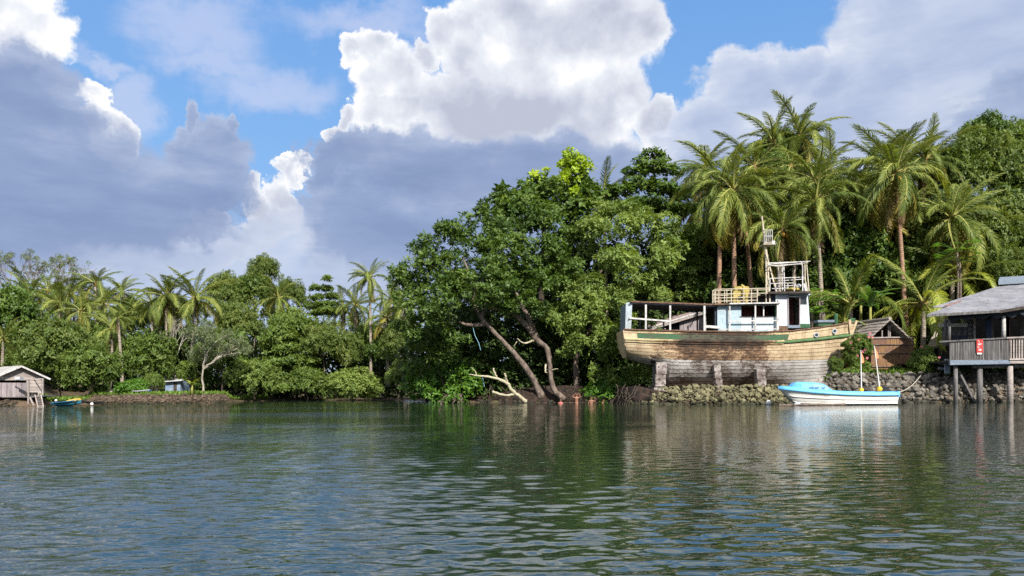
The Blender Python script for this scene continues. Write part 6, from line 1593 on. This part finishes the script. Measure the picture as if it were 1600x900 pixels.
# ================================================================ bushes, papaya, banana, ground cover
def bush(kind, px, pb, pt, w, Y, lab, name='bush', catg='bush', flowers=0, tall=None, parts=None, seed=1):
    root = empty(name, P(px, pb, Y), lab, catg); rn = random.Random(seed)
    for (dx, py, ww) in parts or [(0, (pb+pt)/2, w)]:
        s_ = ww/F*Y/2.4; c = P(px+dx, py, Y) - root.location
        put('foliage', CR[kind + str(rn.randrange(2))], root, c, (0, 0, rn.uniform(0, 6)), (s_, s_, s_))
    st = MB(); 
    for k in range(6): st.tube(wob(P(px, pb+2, Y), P(px+rn.uniform(-w/3, w/3), pt+8, Y+rn.uniform(-.4, .4)), 4, .06, rn), [.03, .025, .02, .015, .01], 5)
    st.build('stems', 'bark_dark', root)
    for k in range(flowers):
        dx, py, ww = rn.choice(parts or [(0, (pb+pt)/2, w)]); a = rn.uniform(0, 6.28); r_ = ww/2.3/F*Y
        p = P(px+dx, py, Y) + Vector((math.cos(a)*r_*.9, -r_*rn.uniform(.55, .85), math.sin(a)*r_*.9))
        mb = MB(); R_ = .085
        for q in range(5):
            t = q*1.2566+a; u_ = Vector((math.cos(t), -.35, math.sin(t)))*R_; v_ = Vector((math.cos(t+.5), -.2, math.sin(t+.5)))*R_*.8; w_ = Vector((math.cos(t-.5), -.2, math.sin(t-.5)))*R_*.8
            mb.quad(p, p+w_, p+u_*1.2, p+v_)
        mb.build('flower', 'leaf_petal', root)
    return root
bush('bush', 1338, 590, 516, 50, 48.6, 'tall hibiscus bush with pink flowers between the wreck bow and the woven hut', 'hibiscus_bush', flowers=12, seed=5,
     parts=[(0, 535, 40), (-8, 548, 34), (6, 545, 40), (-2, 558, 38), (6, 570, 34), (-4, 578, 32), (10, 530, 28), (-14, 538, 22)])
bush('bush', 1443, 588, 535, 50, 47.4, 'round hibiscus bush with a few pink flowers right of the woven hut', 'hibiscus_bush', flowers=7, seed=8, parts=[(0, 560, 42), (-10, 568, 32), (10, 566, 34), (2, 548, 30), (0, 577, 36), (-8, 552, 20)])
bush('bush', 1305, 587, 554, 28, 47.6, 'small round dark bush in front of the wreck bow', 'small_bush', seed=3, parts=[(0, 568, 26), (1, 575, 22), (-3, 563, 18)])
bush('bush', 1484, 590, 578, 14, 46.6, 'small bright green plant under the edge of the stilt house', 'small_bush', seed=2)
bush('young', 207, 617, 600, 28, 61.5, 'bright yellow-green shrub between the bench and the grey dinghy', 'small_bush', seed=4)
bush('bush', 157, 617, 600, 26, 61.6, 'green shrub left of the wooden bench', 'small_bush', seed=6)
bush('bush', 1402, 588, 570, 26, 49.6, 'low weedy clump at the foot of the woven hut wall', 'small_bush', seed=15)
bush('young', 950, 625, 600, 40, 53.4, 'leafy shrub hanging over the dark bank left of the wreck', 'shore_shrub', seed=16)
def bigleaf_plant(px, pb, pt, Y, lab, name, n, LL, wd, mat='banana_green', seed=1, spread=1.0, catg='plant'):
    root = empty(name, P(px, pb, Y), lab, catg); rn = random.Random(seed); c = P(px, pt + (pb-pt)*.45, Y)
    MB().tube([P(px, pb, Y), c], [.12, .08], 8).build('stem', 'rib', root, smooth=True)
    for k in range(n):
        a = k*2.4 + rn.uniform(-.3, .3); el = rn.uniform(.5, 1.35); l = LL*rn.uniform(.75, 1.1); mb = MB(); m_ = 10; w = wd*rn.uniform(.85, 1.1)
        hx = Vector((math.cos(a), math.sin(a), 0)); sd_ = Vector((-math.sin(a), math.cos(a), 0)); p = c.copy(); e = el
        for i in range(m_+1):
            t = i/m_; ww = w*math.sin(math.pi*min(1, t*.93+.07))**.7*.5 if i < m_ else .01
            dr = Vector((0, 0, -.35*ww)); mb.v += [tuple(p - sd_*ww + dr), tuple(p), tuple(p + sd_*ww + dr)]
            d = hx*math.cos(e) + Vector((0, 0, math.sin(e))); p = p + d*l/m_; e -= 1.7*spread/m_
        for i in range(m_):
            for j in range(2): q = i*3+j; mb.f.append((q, q+1, q+4, q+3))
        o = mb.build('leaf', mat, root); at = o.data.attributes.new('tint', 'FLOAT_COLOR', 'POINT')
        at.data.foreach_set('color', [v for q in mb.v for v in (rn.random()*.3+.3, .5, .5, 1)])
    return root
bigleaf_plant(1360, 540, 430, 52.5, 'banana plant with pale split leaves behind the woven hut', 'banana_plant', 8, 2.4, .5, seed=4)
bigleaf_plant(1345, 545, 420, 54.5, 'banana plant with broad upright leaves in the shade behind the wreck bow', 'banana_plant', 7, 2.8, .6, seed=9, spread=.6)
bigleaf_plant(300, 616, 590, 62, 'bright young banana plant on the grass above the left stone wall', 'banana_plant', 7, 1.0, .25, seed=2, mat='frond_young')
bigleaf_plant(112, 612, 580, 62, 'small banana plant right of the round mangrove on the left shore', 'banana_plant', 6, 1.0, .25, seed=12)
def papaya(px, pb, pt, w, Y, lab, seed, mat='leaf_mid', lobes=None):
    root = empty('papaya_tree', P(px, pb, Y), lab, 'papaya tree'); rn = random.Random(seed)
    MB().tube([P(px, pb, Y), P(px+1, (pb+pt)/2, Y), P(px, pt+8, Y)], [.10, .08, .06], 8).build('trunk', 'bark', root, smooth=True)
    c = P(px, pt+8, Y); R0 = w/2/F*Y
    for k in range(15):
        a = k*2.4; e = rn.uniform(-.35, .7); tip = c + Vector((math.cos(a)*math.cos(e)*R0*rn.uniform(.55, .95), math.sin(a)*math.cos(e)*R0*.8, math.sin(e)*R0*.75 + .1))
        mb = MB(); mb.tube([c, c.lerp(tip, .5)+Vector((0, 0, .08)), tip], .014, 4)
        for q in range(9):
            t = q/9*6.28; l = rn.uniform(.3, .46); d = Vector((math.cos(t), math.sin(t), -.35)).normalized(); s_ = Vector((-math.sin(t), math.cos(t), 0))*.085
            m1 = tip + d*l*.55; mb.v += [tuple(tip), tuple(m1+s_), tuple(tip+d*l), tuple(m1-s_)]; b_ = len(mb.v)-4; mb.f += [(b_, b_+1, b_+2), (b_, b_+2, b_+3)]
        o = mb.build('leaf', mat, root); at = o.data.attributes.new('tint', 'FLOAT_COLOR', 'POINT'); z = rn.random()
        at.data.foreach_set('color', [v for q in mb.v for v in (z, .5, .5, 1)])
papaya(1280, 512, 462, 70, 51.8, 'papaya tree with bright palmate leaves just right of the wheelhouse', 2, 'leaf_young')
papaya(1268, 514, 478, 36, 51.2, 'small papaya sprout against the wheelhouse front', 5, 'leaf_young')
papaya(1496, 500, 385, 84, 53.5, 'papaya tree with a wide umbrella of leaves above the stilt house roof edge', 3, 'leaf_young')
papaya(1500, 500, 400, 60, 53.9, 'lower papaya crown just beneath the wide umbrella of leaves', 7, 'leaf_mid')
papaya(176, 612, 575, 34, 63, 'pale green papaya behind the wooden bench', 4, 'leaf_bright')

def ground_cover():
    r_ = np.random.default_rng(55); pos = []
    for k in range(26000):
        px = r_.uniform(-60, 420) if k < 9000 else r_.uniform(980, 1760) if k < 22000 else r_.uniform(640, 1000)
        X, Y, h = shore_pt(px); a = math.atan2(X, Y); o = (1.9 if k < 22000 else 2.4) + r_.exponential(2.6)
        if 980 < px < 1290: o += 4.5
        rad = math.hypot(X, Y)+o; pos.append((math.sin(a)*rad, math.cos(a)*rad, h*1.04 + r_.uniform(-.03, .03) + (.05 if o > 8 else 0)))
    pos = np.array(pos, np.float32); n = len(pos)
    d = nrmz(r_.normal(size=(n, 3))*.5 + np.array([0, 0, 1.0])); sd = nrmz(np.cross(d, r_.normal(size=(n, 3)))); nn = nrmz(np.cross(sd, d))
    Lh = r_.uniform(.12, .42, n); tt = np.stack([r_.random(n), r_.random(n), r_.random(n)], 1)
    tag(put('grass', leaf_mesh('grass', pos, d, sd, nn, Lh, Lh*.2, tt, 'grass_mat')), kind='stuff')
ground_cover()

# ================================================================ swimmers
def person(px, py_water, Y, top, lab, arms='up', cloth=None, turn=0.0, s=1.0):
    """child standing in the river, cut by the water at py_water; top = photo row of the crown of the head"""
    base = P(px, py_water, Y); H = P(px, top, Y).z                      # head top above water
    root = empty('person', (base.x, Y, 0), lab, 'person'); k = 1.15*s     # body height about 1.15-1.3 m
    zt = H; hd = .20*s; ct, st_ = math.cos(turn), math.sin(turn)
    def q(x, y, z): return (x*ct-y*st_, x*st_+y*ct, z)
    zn = zt - hd; zs = zn - .06*s; zp = zs - .36*s
    pts = [q(0, 0, zp), q(0, 0, zp+.17*s), q(0, 0, zs-.04*s), q(0, 0, zn), q(0, -.005, zt-.1*s)]; rad = [.105, .10, .115, .045, .088]
    ed = [(0, 1), (1, 2), (2, 3), (3, 4)]
    def arm(sg):
        b = len(pts)
        if arms == 'up': c_ = [q(sg*.15*s, 0, zs-.03*s), q(sg*.29*s, -.05, zs+.04*s), q(sg*.13*s, -.09, zt-.06*s)]
        elif arms == 'one' and sg > 0: c_ = [q(.15*s, 0, zs-.03*s), q(.24*s, -.06, zs-.12*s), q(.22*s, -.12, zs+.12*s)]
        else: c_ = [q(sg*.15*s, 0, zs-.03*s), q(sg*.2*s, -.02, zs-.22*s), q(sg*.19*s, -.1, zs-.38*s)]
        # hand: palm and short fingers
        hnd = Vector(c_[2]); dv = (hnd-Vector(c_[1])).normalized(); c_.append(tuple(hnd+dv*.06*s))
        pts.extend(c_); rad.extend([.05, .036, .026, .03]); ed.append((2, b)); ed.extend([(b, b+1), (b+1, b+2), (b+2, b+3)])
        for f in range(5):
            o = (f-2)*.014*s; e = hnd + dv*(.12 if f != 0 else .085)*s + Vector((o*1.6*ct, o*1.6*st_, 0)); pts.append(tuple(e)); rad.append(.009); ed.append((b+3, len(pts)-1))
    arm(-1); arm(1)
    for sg in (-1, 1):
        b = len(pts); pts.extend([q(sg*.07*s, 0, zp-.08*s), q(sg*.08*s, 0, zp-.32*s), q(sg*.08*s, .02, zp-.60*s)]); rad.extend([.075, .055, .038]); ed.append((0, b)); ed.extend([(b, b+1), (b+1, b+2)])
    me = bpy.data.meshes.new('body'); me.from_pydata(pts, ed, []); o = put('body', me, root); me.materials.append(MAT['skin'])
    sk = o.modifiers.new('skin', 'SKIN'); sk.use_smooth_shade = True
    for i, v in enumerate(me.skin_vertices[0].data): v.radius = (rad[i]*(s if i > 0 else s), rad[i]*s*(.72 if i < 3 else 1)); v.use_root = (i == 0)
    ss_ = o.modifiers.new('sub', 'SUBSURF'); ss_.levels = 1; ss_.render_levels = 1
    off = Vector((base.x, Y, 0))
    def B(c, r, sq, nm, mt): MB().ball(off + Vector(c), r, 10, sq).build(nm, mt, root, smooth=True)
    B(q(0, .012, zt-.075*s), .098*s, (.95, 1.05, 1.0), 'hair', 'hair')
    B(q(0, -.02, zt-.115*s), .088*s, (.82, .9, 1.08), 'face', 'skin')
    for sg in (-1, 1): B(q(sg*.032*s, -.095*s, zt-.10*s), .011*s, (1, .6, .8), 'eye', 'black_plastic')
    B(q(0, -.105*s, zt-.125*s), .014*s, (.8, 1, 1.1), 'nose', 'skin'); B(q(0, -.092*s, zt-.158*s), .02*s, (1, .5, .35), 'mouth', 'red_board')
    if cloth:
        mb = MB(); rings = [(zs+.01*s, .10, .08), (zs-.05*s, .135, .105), (zs-.18*s, .125, .10), (zs-.34*s, .135, .108), (zp-.04*s, .14, .11)]
        for (z, a, b_) in rings:
            for j in range(12): t = j/12*6.28318; c = q(math.cos(t)*a*s, math.sin(t)*b_*s, z); mb.v.append(tuple(off+Vector(c)))
        for i in range(4):
            for j in range(12): a_ = i*12+j; b2 = i*12+(j+1) % 12; mb.f.append((a_, b2, b2+12, a_+12))
        mb.build('shirt', cloth, root, smooth=True)
person(876, 630, 51.8, 622.5, 'child in a pink shirt crouched in the water at the foot of the mossy trunk', 'down', 'pink_cloth')
person(901, 630, 51.8, 614.6, 'bare-chested child standing waist-deep with both hands raised to the head', 'up')
person(924, 629.6, 51.8, 619.5, 'child waist-deep in the river with one hand lifted, third from the left', 'one')
person(942.5, 629.2, 52, 622.8, 'child chest-deep, head barely above the water, left of the last swimmer', 'down')
person(951.5, 629.2, 52, 622.0, 'last swimmer on the right, chest-deep in front of the mossy stump', 'one', None)
